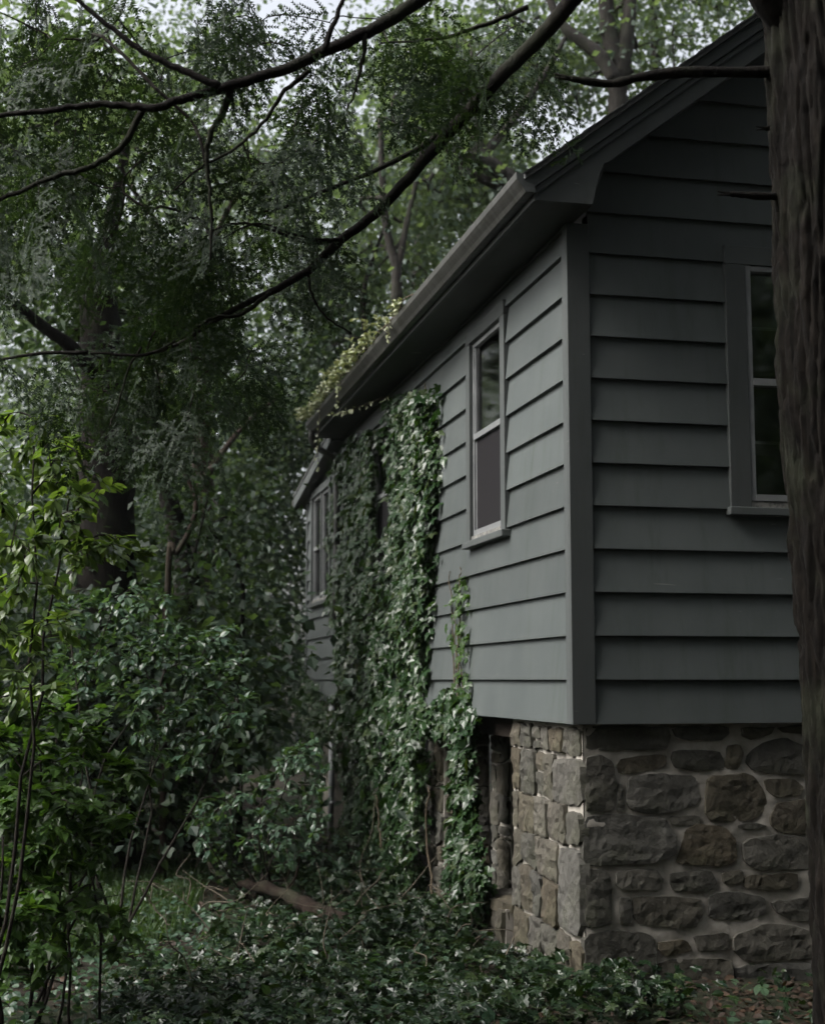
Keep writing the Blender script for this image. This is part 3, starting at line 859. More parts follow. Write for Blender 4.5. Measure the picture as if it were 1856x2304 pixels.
def m_leaf_single(base):
    """same leaf material, colour picked per object"""
    m = base.copy(); m.name = base.name + '_single'
    nt = m.node_tree
    oi = nt.nodes.new('ShaderNodeObjectInfo')
    for l in list(nt.links):
        if l.from_socket.name == 'Random Per Island': nt.links.new(oi.outputs['Random'], l.to_socket)
    return m
def twig_leaves(N, chains, per, size, spread=.8, last=2, tilt=.35, droop=.25, up=(0, 0, 1)):
    """alternate leaves along the end of every twig: returns P, D, N, S"""
    P, D, NN, S = [], [], [], []
    for idx in chains:
        pts = N[idx][-(last + 1):]
        seg = np.linalg.norm(np.diff(pts, axis=0), axis=1); L = seg.sum()
        if L < 1e-4: continue
        n = per if isinstance(per, int) else rng.integers(per[0], per[1] + 1)
        for k in range(n):
            t = (k + .6) / n; d = t * (len(pts) - 1); i = min(int(d), len(pts) - 2)
            p = pts[i] + (pts[i+1] - pts[i]) * (d - i)
            tg = norm(pts[i+1] - pts[i])
            u = norm(np.array(up) + rng.normal(0, tilt, 3))
            sd = norm(np.cross(tg, u)) * (1 if k % 2 else -1)
            dr = norm(tg * (.55 + .5 * t) + sd * spread * (1 - .5 * t) + np.array([0, 0, -droop]) + rng.normal(0, .12, 3))
            P.append(p); D.append(dr); NN.append(u); S.append(rng.uniform(*size) * (1 - .25 * t))
    return np.array(P), np.array(D), np.array(NN), np.array(S)
def stem_path(base, tip, bend=.1, n=8, r0=.02, r1=.006):
    base, tip = np.array(base, float), np.array(tip, float); L = np.linalg.norm(tip - base)
    o = rng.normal(0, bend, 3) * L; t = np.linspace(0, 1, n)[:, None]
    p = base + (tip - base) * t + o * np.sin(math.pi * t) + rng.normal(0, .006 * L, (n, 3)) * (t > 0)
    return p, np.linspace(r0, r1, n)
def gz(p): return float(ground_h(np.float64(p[0]), np.float64(p[1])))
def on_ground(px, d):
    """the spot on the ground below a whole-view pixel at a depth"""
    p = at_d(V(*px), d); return np.array([p[0], p[1], gz(p) - .03])

# ------------------------------------------------------------------ the hemlock on the right, its limbs overhead
def hemlock():
    base = on_ground((1800, 2100), 5.0)
    edge = [((1613, 40), 5), ((1643, 750), 5), ((1688, 1435), 5), ((1718, 2060), 5)]
    e3 = [at_d(V(*p), d) for p, d in edge]
    R0 = .26
    side = RT
    cl = [e3[3] + side * R0 * 1.06 + np.array([0, 0, -.85]), e3[3] + side * R0, e3[2] + side * R0 * .97, e3[1] + side * R0 * .93, e3[0] + side * R0 * .88,
          e3[0] + side * R0 * .75 + np.array([-.02, .05, 1.6]), e3[0] + side * R0 * .6 + np.array([-.05, .12, 4.2]), e3[0] + side * .1 + np.array([0, .2, 8.5])]
    cl[0][2] = -.15
    t = thing('hemlock_tree', 'dark hemlock with ridged trunk at the right edge and long drooping limbs', 'tree', (0, 0, 0))
    pts = smooth_path(cl, 80)
    zz = np.concatenate([np.linspace(pts[0][2], 5.2, 420), np.linspace(5.24, 11.0, 60)])
    o_ = np.argsort(pts[:, 2]); pts = np.array([[np.interp(z, pts[o_, 2], pts[o_, k]) for k in range(3)] for z in zz])
    nh, ns = len(pts), 230
    rad = np.interp(zz, [-.2, .5, 1.7, 4.5, 6.5, 11], [R0 * 1.25, R0 * 1.04, R0, R0 * .9, R0 * .72, R0 * .3])
    # bark: tall broken plates between dark furrows
    v = np.zeros((nh, ns, 3)); PERP = np.array([-RT[1], RT[0], 0])
    for i in range(nh):
        z = zz[i]
        for j in range(ns):
            a = 2 * math.pi * j / ns
            ca, sa = math.cos(a), math.sin(a)
            w = noise.noise(Vector((ca * 2.2, sa * 2.2, z * 2.0))) * .11
            fd, _ = noise.voronoi(Vector(((ca + w) * 7.0, (sa - w) * 7.0, z * 2.1 + w)))
            e = min(1., (fd[1] - fd[0]) / .30)
            d = -.022 * (1 - e) ** 1.3 + .010 * noise.noise(Vector((ca * 11, sa * 11, z * 7))) - .012 * abs(noise.noise(Vector((ca * 16, sa * 16, z * 5)))) + .007 * noise.noise(Vector((ca * 26, sa * 26, z * 24)))
            d += .014 * noise.noise(Vector((ca * .8, sa * .8, z * .9)))
            r = rad[i] + d
            v[i, j] = pts[i] + RT * (ca * r) + PERP * (sa * r)
    i = np.arange(nh - 1)[:, None] * ns; j = np.arange(ns)[None]; j2 = (j + 1) % ns
    q = np.stack([i + j, i + j2, i + ns + j2, i + ns + j], -1).reshape(-1, 4)
    obj('trunk', np_mesh('trunk', v.reshape(-1, 3), q, True), BARK, t)
    # broken stubs
    def stub(pxs, d, r, name='broken_branch'):
        p = smooth_path(path(pxs, d), 5); n = len(p)
        rr = np.linspace(r, r * .55, n) * (1 + .10 * rng.normal(0, 1, n)); rr[-1] *= .45
        mb = MB(p[0]); mb.tube(p, rr, 10)
        tip = p[-1]
        for s in (-1, 1):
            mb.tube([tip - norm(p[-1] - p[-2]) * .03, tip + norm(p[-1] - p[-2]) * .05 + UP * .006 * s], [r * .45, r * .15], 5)
        mb.build(name, BARK, t, smooth=True)
    stub([(1660, 150), (1560, 152), (1440, 152), (1350, 162), (1290, 176), (1240, 172), (1195, 164)], [5.02, 4.98, 4.92, 4.88, 4.86, 4.84, 4.82], .021)
    stub([(1670, 412), (1610, 413), (1560, 410), (1532, 408)], [5.02, 4.96, 4.93, 4.9], .016)
    stub([(1650, 272), (1620, 270), (1608, 270)], [5.03, 5.0, 4.98], .012)
    W0 = lambda px, d: at_d(V(*px), d)
    # limbs
    top = lambda z: np.array([np.interp(z, pts[:, 2], pts[:, k]) for k in range(3)])
    limbs = []
    def limb(pxs, ds, r0, r1, root=None, name='limb', sides=10):
        p = path(pxs, ds)
        if root is not None: p = np.vstack([[root], p])
        p = smooth_path(p, 5); p = p + rng.normal(0, .0018, p.shape)
        r = np.linspace(r0, r1, len(p))
        mb = MB(p[0]); mb.tube(p, r, sides); mb.build(name, BARK, t, smooth=True)
        limbs.append((p, r)); return p
    limb([(1430, -260), (1205, 0), (1130, 85), (1050, 165), (985, 235), (925, 300), (860, 375), (790, 450), (720, 503), (650, 568), (570, 615), (500, 648), (430, 690), (370, 726), (290, 748), (190, 742)],
         [5.1, 5.2, 5.25, 5.3, 5.35, 5.4, 5.45, 5.5, 5.55, 5.6, 5.65, 5.7, 5.75, 5.8, 5.8, 5.8], .034, .005, top(5.35))
    limb([(1300, -330), (1050, -110), (880, 0), (820, 42), (760, 73), (680, 110), (600, 145), (520, 170), (450, 190), (380, 210), (320, 228), (250, 222), (180, 222), (90, 235), (0, 243), (-120, 262)],
         [5.0, 4.95, 4.9, 4.88, 4.86, 4.84, 4.82, 4.8, 4.78, 4.76, 4.75, 4.75, 4.75, 4.75, 4.75, 4.75], .028, .007, top(5.9))
    for pxs, d, r0, r1 in [
        ([(985, 235), (900, 300), (820, 345), (700, 395), (600, 435), (540, 450)], 5.45, .013, .004),
        ([(720, 503), (650, 510), (560, 480), (490, 470), (430, 500)], 5.6, .010, .003),
        ([(715, 505), (670, 505), (610, 490), (540, 470), (470, 500)], 5.5, .008, .003),
        ([(487, 186), (470, 235), (440, 290), (436, 340), (445, 440), (443, 545)], 4.8, .014, .004),
        ([(302, 230), (270, 290), (235, 325), (170, 358), (100, 378), (0, 420), (-60, 450)], 4.8, .014, .006),
        ([(462, 183), (410, 160), (350, 132), (290, 100), (225, 50), (165, 0), (100, -60)], 4.75, .014, .006),
        ([(768, 73), (764, 120), (748, 190), (732, 230)], 4.85, .009, .003),
        ([(680, 110), (700, 55), (722, 0), (745, -60)], 4.8, .012, .006),
        ([(650, 150), (600, 190), (560, 250), (500, 310), (420, 355), (370, 400)], 4.95, .009, .003),
        ([(1110, 15), (1040, 45), (960, 72), (890, 85), (800, 90)], 5.15, .010, .003),
        ([(650, 570), (655, 620), (690, 670), (740, 700)], 5.6, .007, .003),
        ([(570, 615), (510, 660), (450, 670), (400, 700), (330, 740)], 5.6, .010, .004),
        ([(300, 730), (270, 780), (250, 850), (230, 900)], 5.8, .007, .003),
        ([(185, 742), (110, 742), (40, 750), (-40, 765)], 5.8, .009, .005)]:
        limb(pxs, d, r0, r1, None, 'branch', 6)
    limb([(1640, 30), (1590, -40), (1540, -120)], [4.95, 4.9, 4.85], .07, .04, W0((1720, 110), 5.05))
    # boughs of the crown above the picture
    for k in range(24):
        a = rng.uniform(0, 2 * math.pi); z = rng.uniform(5.2, 8.5); L = rng.uniform(2.2, 3.6); b = top(z)
        tip = b + np.array([math.cos(a) * L, math.sin(a) * L, rng.uniform(-.3, .5)])
        p, r = stem_path(b, tip, .05, 9, .04, .008)
        mb = MB(b); mb.tube(p, r, 6); mb.build('bough', BARK, t, smooth=True); limbs.append((p, r))
    # attractors for the needle sprays
    A = []
    for poly, d0, d1, n in [
        ([(-60, -60), (330, -60), (340, 120), (300, 300), (200, 420), (-60, 480)], 4.5, 5.6, 190),
        ([(330, -60), (900, -60), (860, 30), (700, 110), (480, 180), (340, 200)], 4.6, 5.5, 100),
        ([(900, -60), (1100, -60), (1090, 60), (1060, 170), (980, 170), (880, 100), (850, 40)], 4.9, 5.6, 75),
        ([(490, 190), (740, 130), (760, 230), (690, 290), (600, 370), (530, 360)], 4.8, 5.6, 52),
        ([(-60, 400), (150, 400), (330, 300), (420, 380), (400, 520), (300, 640), (120, 640), (-60, 620)], 4.7, 5.7, 90),
        ([(380, 480), (520, 500), (560, 560), (470, 640), (360, 640)], 5.3, 5.8, 45),
        ([(220, 600), (480, 640), (540, 720), (550, 820), (500, 810), (430, 760), (300, 760)], 5.5, 6.2, 80),
        ([(-60, 690), (180, 700), (420, 760), (400, 860), (240, 850), (60, 830), (-60, 830)], 5.5, 6.2, 105),
        ([(560, 430), (720, 420), (700, 480), (600, 520)], 5.4, 5.8, 14)]:
        c = region(poly, d0 + .25, d1 + .4, max(3, int(n / 9.8)))
        k = rng.integers(2, 5, len(c))
        q = np.repeat(c, k, 0); q = q + rnd3(len(q)) * [.07, .07, .06] + [0, 0, -.02]
        A.append(q)
    vis = np.concatenate(A)
    crown = []
    for k in range(260):
        p, r = limbs[-1 - rng.integers(0, 24)]
        crown.append(p[rng.integers(3, len(p))] + rng.normal(0, .3, 3))
    crown = np.array(crown)
    px = CX + F * ((crown - CAM) @ RT) / np.maximum((crown - CAM) @ FW, .1); py = CY - F * ((crown - CAM) @ UP) / np.maximum((crown - CAM) @ FW, .1)
    inside = ((crown - CAM) @ FW > .1) & (px > -80) & (px < 1940) & (py > -60)
    crown = crown[~inside]
    att = np.concatenate([vis, crown])
    N, chains, w, br = grow(limbs, att, .05, .10, 4, .10)
    mb = MB(); twig_tubes(mb, N, chains, w, .0016, .0014, .5, 4, .012)
    obj('twigs', mb.mesh('twigs'), TWIG, t)['kind'] = 'stuff'
    # fan template: an axis with side twigs in one plane, each carrying twiglets edged with needles
    def strip(p0, dr, ln, nz, r, wd):
        """a twiglet: needles as small teeth along both sides"""
        m_ = max(3, int(ln / .0115)); side = np.cross(dr, nz); side = side / np.linalg.norm(side)
        v = []; f = []
        for q in range(m_):
            a = ln * q / m_; b = ln * (q + .95) / m_; c = ln * (q + 1.3) / m_
            w = wd * (1 - .55 * q / m_)
            pa, pb, pc = (p0 + dr * x + np.array([0, 0, -1.2 * x * x]) for x in (a, b, c))
            for sg in (-1, 1):
                n = len(v); tip = pc + side * sg * w * r.uniform(.75, 1.2) + nz * r.normal(0, .0025)
                v += [pa, pb, tip]; f.append((n, n + 1, n + 2) if sg > 0 else (n + 1, n, n + 2))
        return np.array(v), np.array(f)
    def spray(seed, L=.45):
        r = np.random.default_rng(seed); vs, fs, off = [], [], 0
        up = np.array([0, 0, 1.])
        ax = lambda s: np.array([.03 * math.sin(s * 7 + seed), s, -.55 * s * s])
        s = .03; k = 0
        while s < L:
            c = ax(s); tg = norm(ax(s + .01) - c); sd = 1 if k % 2 else -1
            ln = (.19 * (1 - (s / L) ** 1.5) + .03) * r.uniform(.65, 1.2)
            d2 = norm(tg * .75 + np.array([sd * .8, 0, r.uniform(-.25, .05)]))
            u = .012; kk = 0
            while u < ln:
                p = c + d2 * u + np.array([0, 0, -.8 * u * u])
                s2 = 1 if kk % 2 else -1
                l3 = (.062 * (1 - (u / ln) ** 1.6) + .018) * r.uniform(.7, 1.2)
                d3 = norm(d2 * .8 + np.cross(d2, up) * s2 * .75 + r.normal(0, .12, 3))
                v, f = strip(p, d3, l3, norm(up + r.normal(0, .25, 3)), r, .0135)
                vs.append(v); fs.append(f + off); off += len(v); u += r.uniform(.017, .026); kk += 1
            v, f = strip(c, d2, ln, norm(up + r.normal(0, .2, 3)), r, .0135); vs.append(v); fs.append(f + off); off += len(v)
            s += r.uniform(.034, .052); k += 1
        return np.concatenate(vs), np.concatenate(fs)
    temps = [spray(s, L) for s, L in ((1, .40), (2, .32), (3, .48), (4, .26), (5, .36), (6, .42))]
    vs, fs, off = [], [], 0
    ends = np.array([N[c[-1]] for c in chains]); dirs = np.array([N[c[-1]] - N[c[-2]] for c in chains])
    for k in range(len(ends)):
        tv, tf = temps[rng.integers(0, len(temps))]
        d = norm(dirs[k]) * .45 + np.array([rng.normal(0, .42), rng.normal(0, .42), -.75 + rng.normal(0, .25)])
        d = norm(d); n = norm(np.array([0, 0, 1]) + rng.normal(0, .45, 3)); x = norm(np.cross(d, n)); n = np.cross(x, d)
        sc = rng.uniform(.8, 1.25)
        vs.append(ends[k] - d * .05 + sc * (tv[:, :1] * x + tv[:, 1:2] * d + tv[:, 2:] * n)); fs.append(tf + off); off += len(tv)
    leaf_object('foliage', np.concatenate(vs), np.concatenate(fs), L_HEM, t)
    print('hemlock tris', sum(len(f) for f in fs))
hemlock()

# ------------------------------------------------------------------ broadleaf trees behind
def broad_tree(name, label, trunks, crown, bark, leafm, clump=90, csize=.75, lsize=(.09, .15), group=None, wood_r=.012, cat='tree', flat=.55, tpl=LEAF_DIAMOND, ground=True):
    """trunks: list of (polyline, r0, r1); the first reaches the ground. crown: clump centres"""
    b = trunks[0][0][0]
    t = thing(name, label, cat, tuple(b), group)
    skel = []
    for k, (p, r0, r1) in enumerate(trunks):
        p = smooth_path(p, 6); n = len(p)
        r = np.linspace(r0, r1, n) * (1 + .05 * rng.normal(0, 1, n))
        if k == 0: r[0] *= 1.35; r[1] *= 1.15
        mb = MB(b); mb.tube(p, r, 14 if r0 > .06 else 8)
        mb.build('trunk' if k == 0 else 'limb', bark, t, smooth=True).location = (0, 0, 0)
        skel.append((p, r))
    if len(crown):
        N, chains, w, br = grow(skel, crown, .10, 0, 5, .12, start=min(6, len(skel[0][0]) // 2))
        mb = MB(b); twig_tubes(mb, N, chains, w, wood_r, .006, .5, 5, skel[0][1].max() * .5)
        o = mb.build('boughs', bark, t, smooth=True, fix=False); o.location = (0, 0, 0); o['kind'] = 'stuff'
        M = len(crown) * clump
        c = np.repeat(N[[ch[-1] for ch in chains]], clump, 0); ax = np.repeat([N[ch[-1]] - N[ch[-3]] for ch in chains], clump, 0)
        off = rnd3(M) * np.array([csize, csize, csize * flat]) * .5
        P = c + off - norm(ax) * (rng.random((M, 1)) * csize * .6)
        D = norm(off) * .6 + rnd3(M, .5) + np.array([0, 0, -.35]); NN = np.array([0, 0, 1.]) + rnd3(M, .45)
        v, f = scatter(tpl, P - b, D, NN, rng.uniform(*lsize, M), rng.uniform(.85, 1.3, M))
        leaf_object('crown', v, f, leafm, t)
    return t
def trunk_path(pxs, d, drop=True):
    """polyline through whole-view pixels at a depth; starts on the ground below the first point"""
    p = path(pxs, d)
    if drop:
        g = p[0].copy(); g[2] = gz(g) - .1
        if p[0][2] - g[2] > .3: p = np.vstack([[g], p])
        else: p[0] = g
    return p
# thick trunk behind the left shrubs
broad_tree('broadleaf_tree', 'thick dark trunk standing behind the shrubs at left', [
    (trunk_path([(212, 1300), (216, 1150), (222, 1000), (222, 880), (217, 760), (210, 660), (203, 560)], 13.5), .37, .16),
    (trunk_path([(212, 800), (150, 730), (95, 690), (40, 645), (0, 612), (-80, 560)], [13.4, 13, 12.8, 12.6, 12.5, 12.4], False), .07, .03),
    (trunk_path([(206, 590), (240, 450), (262, 330), (275, 220)], [13.5, 13.8, 14, 14.2], False), .10, .03)],
    region([(-150, 40), (80, 100), (240, 40), (260, 300), (220, 450), (60, 560), (-150, 600)], 12.5, 15.5, 34), BARK, L_BACK, 90, .9)
# leaning trunk
broad_tree('broadleaf_tree', 'slim dark trunk leaning left in the shade beyond the thick trunk', [
    (trunk_path([(392, 1220), (375, 1130), (358, 1060), (335, 1000), (312, 970), (285, 880), (250, 760), (225, 600)], 15), .13, .06)],
    region([(120, 480), (360, 480), (420, 700), (330, 860), (150, 820)], 14, 16.5, 26), BARK, L_BACK2, 90, .8)
# crooked reddish stem
broad_tree('sapling', 'crooked slender sapling with a reddish wound on its stem', [
    (trunk_path([(355, 1200), (372, 1165), (395, 1125), (410, 1085), (412, 1045), (392, 1000), (378, 955), (378, 925), (395, 895), (405, 840), (440, 760)], 12.5), .028, .014)],
    region([(330, 680), (480, 680), (480, 860), (420, 900), (350, 840)], 12, 13.5, 8), BARK_RED, L_BACK2, 70, .6, (.07, .11), cat='sapling')
# pale brown trunk
broad_tree('broadleaf_tree', 'pale brown sunlit trunk in the gap beneath the hemlock boughs', [
    (trunk_path([(430, 1300), (428, 1150), (427, 1000), (425, 900), (424, 780), (430, 640), (445, 520)], 21), .22, .09),
    (trunk_path([(430, 1010), (470, 950), (520, 890), (580, 840)], 20.5, False), .06, .02),
    (trunk_path([(432, 990), (380, 900), (340, 800)], 21, False), .06, .02)],
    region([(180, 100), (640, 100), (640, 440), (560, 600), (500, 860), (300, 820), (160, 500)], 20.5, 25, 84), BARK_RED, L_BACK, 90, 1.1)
# forked tree at the top
broad_tree('broadleaf_tree', 'grey forked tree above the roof near the top of the picture', [
    (trunk_path([(1302, 420), (1302, 300), (1300, 210), (1298, 150), (1285, 90), (1276, 20), (1270, -120), (1265, -300)], 22), .20, .10),
    (trunk_path([(1302, 165), (1315, 90), (1322, 40), (1330, -60), (1345, -260)], 22, False), .16, .06),
    (trunk_path([(1292, 165), (1262, 118), (1228, 90), (1190, 60), (1165, 20), (1130, -80)], 21.6, False), .12, .05)],
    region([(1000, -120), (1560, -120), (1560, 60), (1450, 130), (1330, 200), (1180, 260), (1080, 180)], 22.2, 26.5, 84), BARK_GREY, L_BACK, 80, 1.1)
# second forked trunk right of it
broad_tree('broadleaf_tree', 'thin grey trunk just left of the gable peak', [
    (trunk_path([(1388, 300), (1380, 160), (1376, 60), (1372, -40), (1370, -300)], 24), .10, .05)],
    region([(1350, -120), (1640, -120), (1640, -10), (1500, 80), (1400, 150)], 24.3, 27, 30), BARK_GREY, L_BACK, 90, 1.1)
# spreading tree behind the eave
broad_tree('broadleaf_tree', 'grey tree spreading crooked limbs low behind the eave', [
    (trunk_path([(1175, 900), (1150, 640), (1120, 470), (1090, 410), (1075, 380), (1040, 350), (1010, 320), (1000, 280), (990, 235), (985, 150)], 21.5), .20, .07),
    (trunk_path([(1078, 385), (1030, 345), (960, 318), (900, 285), (860, 268), (825, 262)], [21.5, 21.3, 21, 20.8, 20.6, 20.5], False), .12, .035),
    (trunk_path([(1060, 395), (1000, 370), (930, 340), (880, 300), (850, 285), (820, 255)], [21.6, 21.5, 21.5, 21.5, 21.5, 21.5], False), .08, .03),
    (trunk_path([(1015, 330), (1080, 250), (1150, 150), (1200, 60)], [21.5, 21.8, 22, 22.3], False), .08, .03)],
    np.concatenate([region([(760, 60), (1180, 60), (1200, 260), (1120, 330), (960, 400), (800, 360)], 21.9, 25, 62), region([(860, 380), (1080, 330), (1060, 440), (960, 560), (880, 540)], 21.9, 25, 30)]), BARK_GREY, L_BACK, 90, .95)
# slim trunks right of the big limb
broad_tree('broadleaf_tree', 'slim forked trunk rising above the middle of the eave', [
    (trunk_path([(836, 760), (835, 620), (833, 560), (822, 520), (812, 470), (806, 400), (800, 250)], 20), .09, .04),
    (trunk_path([(836, 575), (846, 520), (856, 470), (872, 400), (890, 300)], 20, False), .06, .025)],
    region([(700, 200), (940, 200), (960, 420), (880, 620), (720, 600)], 20.4, 23.5, 44), BARK_GREY, L_BACK, 90, 1.0)
broad_tree('broadleaf_tree', 'straight dim trunk just left of the gutter in the misty gap', [
    (trunk_path([(884, 720), (884, 600), (884, 500), (880, 420), (876, 250), (870, 50)], 25), .17, .09)],
    region([(780, -50), (1020, -50), (1040, 250), (960, 480), (860, 500), (780, 260)], 25.4, 28.5, 46), BARK_GREY, L_BACK, 90, 1.2)
broad_tree('broadleaf_tree', 'thin bare stem curving up left of the ivy at roof height', [
    (trunk_path([(768, 900), (768, 720), (764, 650), (770, 590), (790, 530), (812, 470)], 21), .06, .025)],
    region([(600, 560), (800, 560), (800, 700), (720, 760), (620, 800)], 20.5, 23, 22), BARK, L_BACK2, 90, .8)
broad_tree('sapling', 'upright dark sapling in the shade left of the far windows', [
    (trunk_path([(508, 1480), (510, 1330), (512, 1240), (500, 1190), (470, 1150), (440, 1110)], 14), .03, .012)],
    region([(380, 1020), (500, 1020), (510, 1180), (460, 1260), (380, 1180)], 13.2, 15.2, 8), BARK, L_BACK2, 80, .7, (.07, .11), cat='sapling')
# ------------------------------------------------------------------ masses far behind
def mass(name, label, polys, leafm, lsize, csize, clump, tpl=LEAF_DIAMOND, flat=.6):
    C = np.concatenate([region(*a) for a in polys])
    C[:, 2] = np.maximum(C[:, 2], ground_h(C[:, 0], C[:, 1]) + .15)
    M = len(C) * clump; c = np.repeat(C, clump, 0); off = rnd3(M) * np.array([1, 1, flat]) * csize * .5
    D = norm(off) * .6 + rnd3(M, .5) + np.array([0, 0, -.3]); NN = np.array([0, 0, 1.]) + rnd3(M, .45)
    P = c + off
    v, f = scatter(tpl, P, D, NN, rng.uniform(*lsize, M), rng.uniform(.85, 1.3, M))
    o = leaf_object(name, v, f, leafm, None)
    tag(o, label, 'foliage', None, 'stuff')
    return o
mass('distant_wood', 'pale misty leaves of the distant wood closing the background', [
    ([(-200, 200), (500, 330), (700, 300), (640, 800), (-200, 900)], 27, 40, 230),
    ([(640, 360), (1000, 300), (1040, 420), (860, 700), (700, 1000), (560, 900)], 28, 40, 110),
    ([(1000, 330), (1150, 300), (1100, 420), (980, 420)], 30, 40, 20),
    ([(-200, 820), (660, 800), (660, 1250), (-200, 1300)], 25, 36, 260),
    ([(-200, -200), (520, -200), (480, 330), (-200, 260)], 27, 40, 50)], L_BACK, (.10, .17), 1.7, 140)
def ring():
    n = 2400
    a = rng.uniform(math.radians(-215), math.radians(40), n)         # round behind and to the right of the camera
    r = rng.uniform(5.5, 12, n)
    C = np.stack([CAM[0] + 1 + np.cos(a) * r, CAM[1] - 1 + np.sin(a) * r, 16 * rng.random(n) ** 1.25 + .2], 1)
    C = C[(C[:, 1] < -6) | (C[:, 0] > 4.5)]
    C = C[~((C[:, 0] > -1) & (C[:, 1] > -3.5) & (C[:, 2] < 7.5))]
    O = np.stack([rng.uniform(-2.6, 6, 150), rng.uniform(-3.6, 3, 150), rng.uniform(9, 13, 150)], 1)  # unseen canopy added overhead to shade the ground and front wall
    a = rng.uniform(math.radians(-215), math.radians(40), 700); r = rng.uniform(10, 16, 700)
    H = np.stack([CAM[0] + 1 + np.cos(a) * r, CAM[1] - 1 + np.sin(a) * r, rng.uniform(0, 3, 700)], 1)
    H = H[(H[:, 1] < -6) | (H[:, 0] > 7)]
    a = rng.uniform(math.radians(-105), math.radians(22), 640); r = rng.uniform(9, 14, 640)
    G = np.stack([CAM[0] + 1 + np.cos(a) * r, CAM[1] - 1 + np.sin(a) * r, rng.uniform(.8, 8.5, 640)], 1)
    a = rng.uniform(math.radians(-50), math.radians(14), 420); r = rng.uniform(9, 17, 420)
    G = np.concatenate([G, np.stack([CAM[0] + 1 + np.cos(a) * r, CAM[1] - 1 + np.sin(a) * r, rng.uniform(2, 8, 420)], 1)])
    G = G[(G[:, 1] < -5) | (G[:, 0] > 7.2)]
    K = np.stack([rng.uniform(-19, -11, 500), rng.uniform(-9, 16, 500), 5.5 * rng.random(500)], 1)  # wood continued out of view at left, added to block low sky light
    C = np.concatenate([C, O, H, G, K])
    clump = 70; M = len(C) * clump; P = np.repeat(C, clump, 0) + rnd3(M) * [.8, .8, .5]
    v, f = scatter(LEAF_DIAMOND, P, rnd3(M) + [0, 0, -.3], np.array([0, 0, 1.]) + rnd3(M, .5), rng.uniform(.14, .24, M), 1.1)
    tag(leaf_object('surrounding_wood', v, f, L_BACK2, None), 'dense wood around the clearing reflected in the front window, unseen canopy added for shade', 'foliage', None, 'stuff')
ring()
mass('understory_thicket', 'dim green understory thicket filling the shade left of the house', [
    ([(420, 960), (640, 930), (640, 1300), (640, 1620), (440, 1620), (380, 1300)], 25, 31, 200),
    ([(-150, 1000), (420, 1000), (480, 1400), (420, 1620), (-150, 1700)], 16, 22, 150),
    ([(-150, 1250), (480, 1230), (470, 1380), (470, 1700), (400, 1780), (-150, 1800)], 12, 15.5, 130),
    ([(540, 860), (640, 760), (640, 900), (600, 960)], 25, 30, 40)], L_BACK2, (.09, .14), 1.0, 100)

# ------------------------------------------------------------------ shrubs and saplings on the left
def shrub(name, label, base_px, base_d, stems, att, leafm, tpl, per, lsize, singles=0, bark=TWIG, group=None, droop=.25, r0=.012, tilt=.4, tw=.0022, spread=.8, last=3, width=1.0, cat='shrub'):
    b = on_ground(base_px, base_d)
    t = thing(name, label, cat, tuple(b), group)
    skel = []
    for tip in stems:
        bb = b + np.array([rng.normal(0, .05), rng.normal(0, .05), 0])
        p, r = stem_path(bb, tip, .07, 10, r0 * rng.uniform(.8, 1.2), .004)
        mb = MB(b); mb.tube(p, r, 7); mb.build('stem', bark, t, smooth=True).location = (0, 0, 0)
        skel.append((p, r))
    N, chains, w, br = grow(skel, att, .10, .12, 5, .10, start=3)
    mb = MB(b); twig_tubes(mb, N, chains, w, tw, .0018, .45, 4, r0 * .8)
    o = mb.build('twigs', bark, t, fix=False); o.location = (0, 0, 0); o['kind'] = 'stuff'
    P, D, NN, S = twig_leaves(N, chains, per, lsize, spread, last, tilt, droop)
    rest = np.ones(len(P), bool)
    if singles:
        rest = single_leaves(tpl, P - b, D, NN, S, m_leaf_single(leafm), t, singles) if False else _single(tpl, P, b, D, NN, S, leafm, t, singles)
    v, f = scatter(tpl, P[rest] - b, D[rest], NN[rest], S[rest], width)
    leaf_object('foliage', v, f, leafm, t)
    return t
_smat = {}
def _single(tpl, P, b, D, NN, S, leafm, t, count):
    if leafm.name not in _smat: _smat[leafm.name] = m_leaf_single(leafm)
    m = _smat[leafm.name]
    dep = (P - CAM) @ FW
    size = S / np.maximum(dep, .1) * (.3 + np.abs(np.sum(norm(NN) * norm(CAM - P), 1)))
    px = CX + F * ((P - CAM) @ RT) / dep; py = CY - F * ((P - CAM) @ UP) / dep
    size = np.where((px > 10) & (px < 1846) & (py > 10) & (py < 2294), size, -1)
    idx = np.argsort(-size)[:count]
    me = np_mesh('leaf', tpl[0], tpl[1]); me.materials.append(m)
    for i in idx:
        d = norm(D[i]); x = norm(np.cross(d, NN[i])); n = np.cross(x, d); s = S[i]; p = P[i] - b
        o = bpy.data.objects.new('leaf', me); COL.objects.link(o); o.parent = t
        o.matrix_local = Matrix(((x[0]*s, d[0]*s, n[0]*s, p[0]), (x[1]*s, d[1]*s, n[1]*s, p[1]), (x[2]*s, d[2]*s, n[2]*s, p[2]), (0, 0, 0, 1)))
    rest = np.ones(len(P), bool); rest[idx] = False
    return rest
W3 = lambda px, d: at_d(V(*px), d)
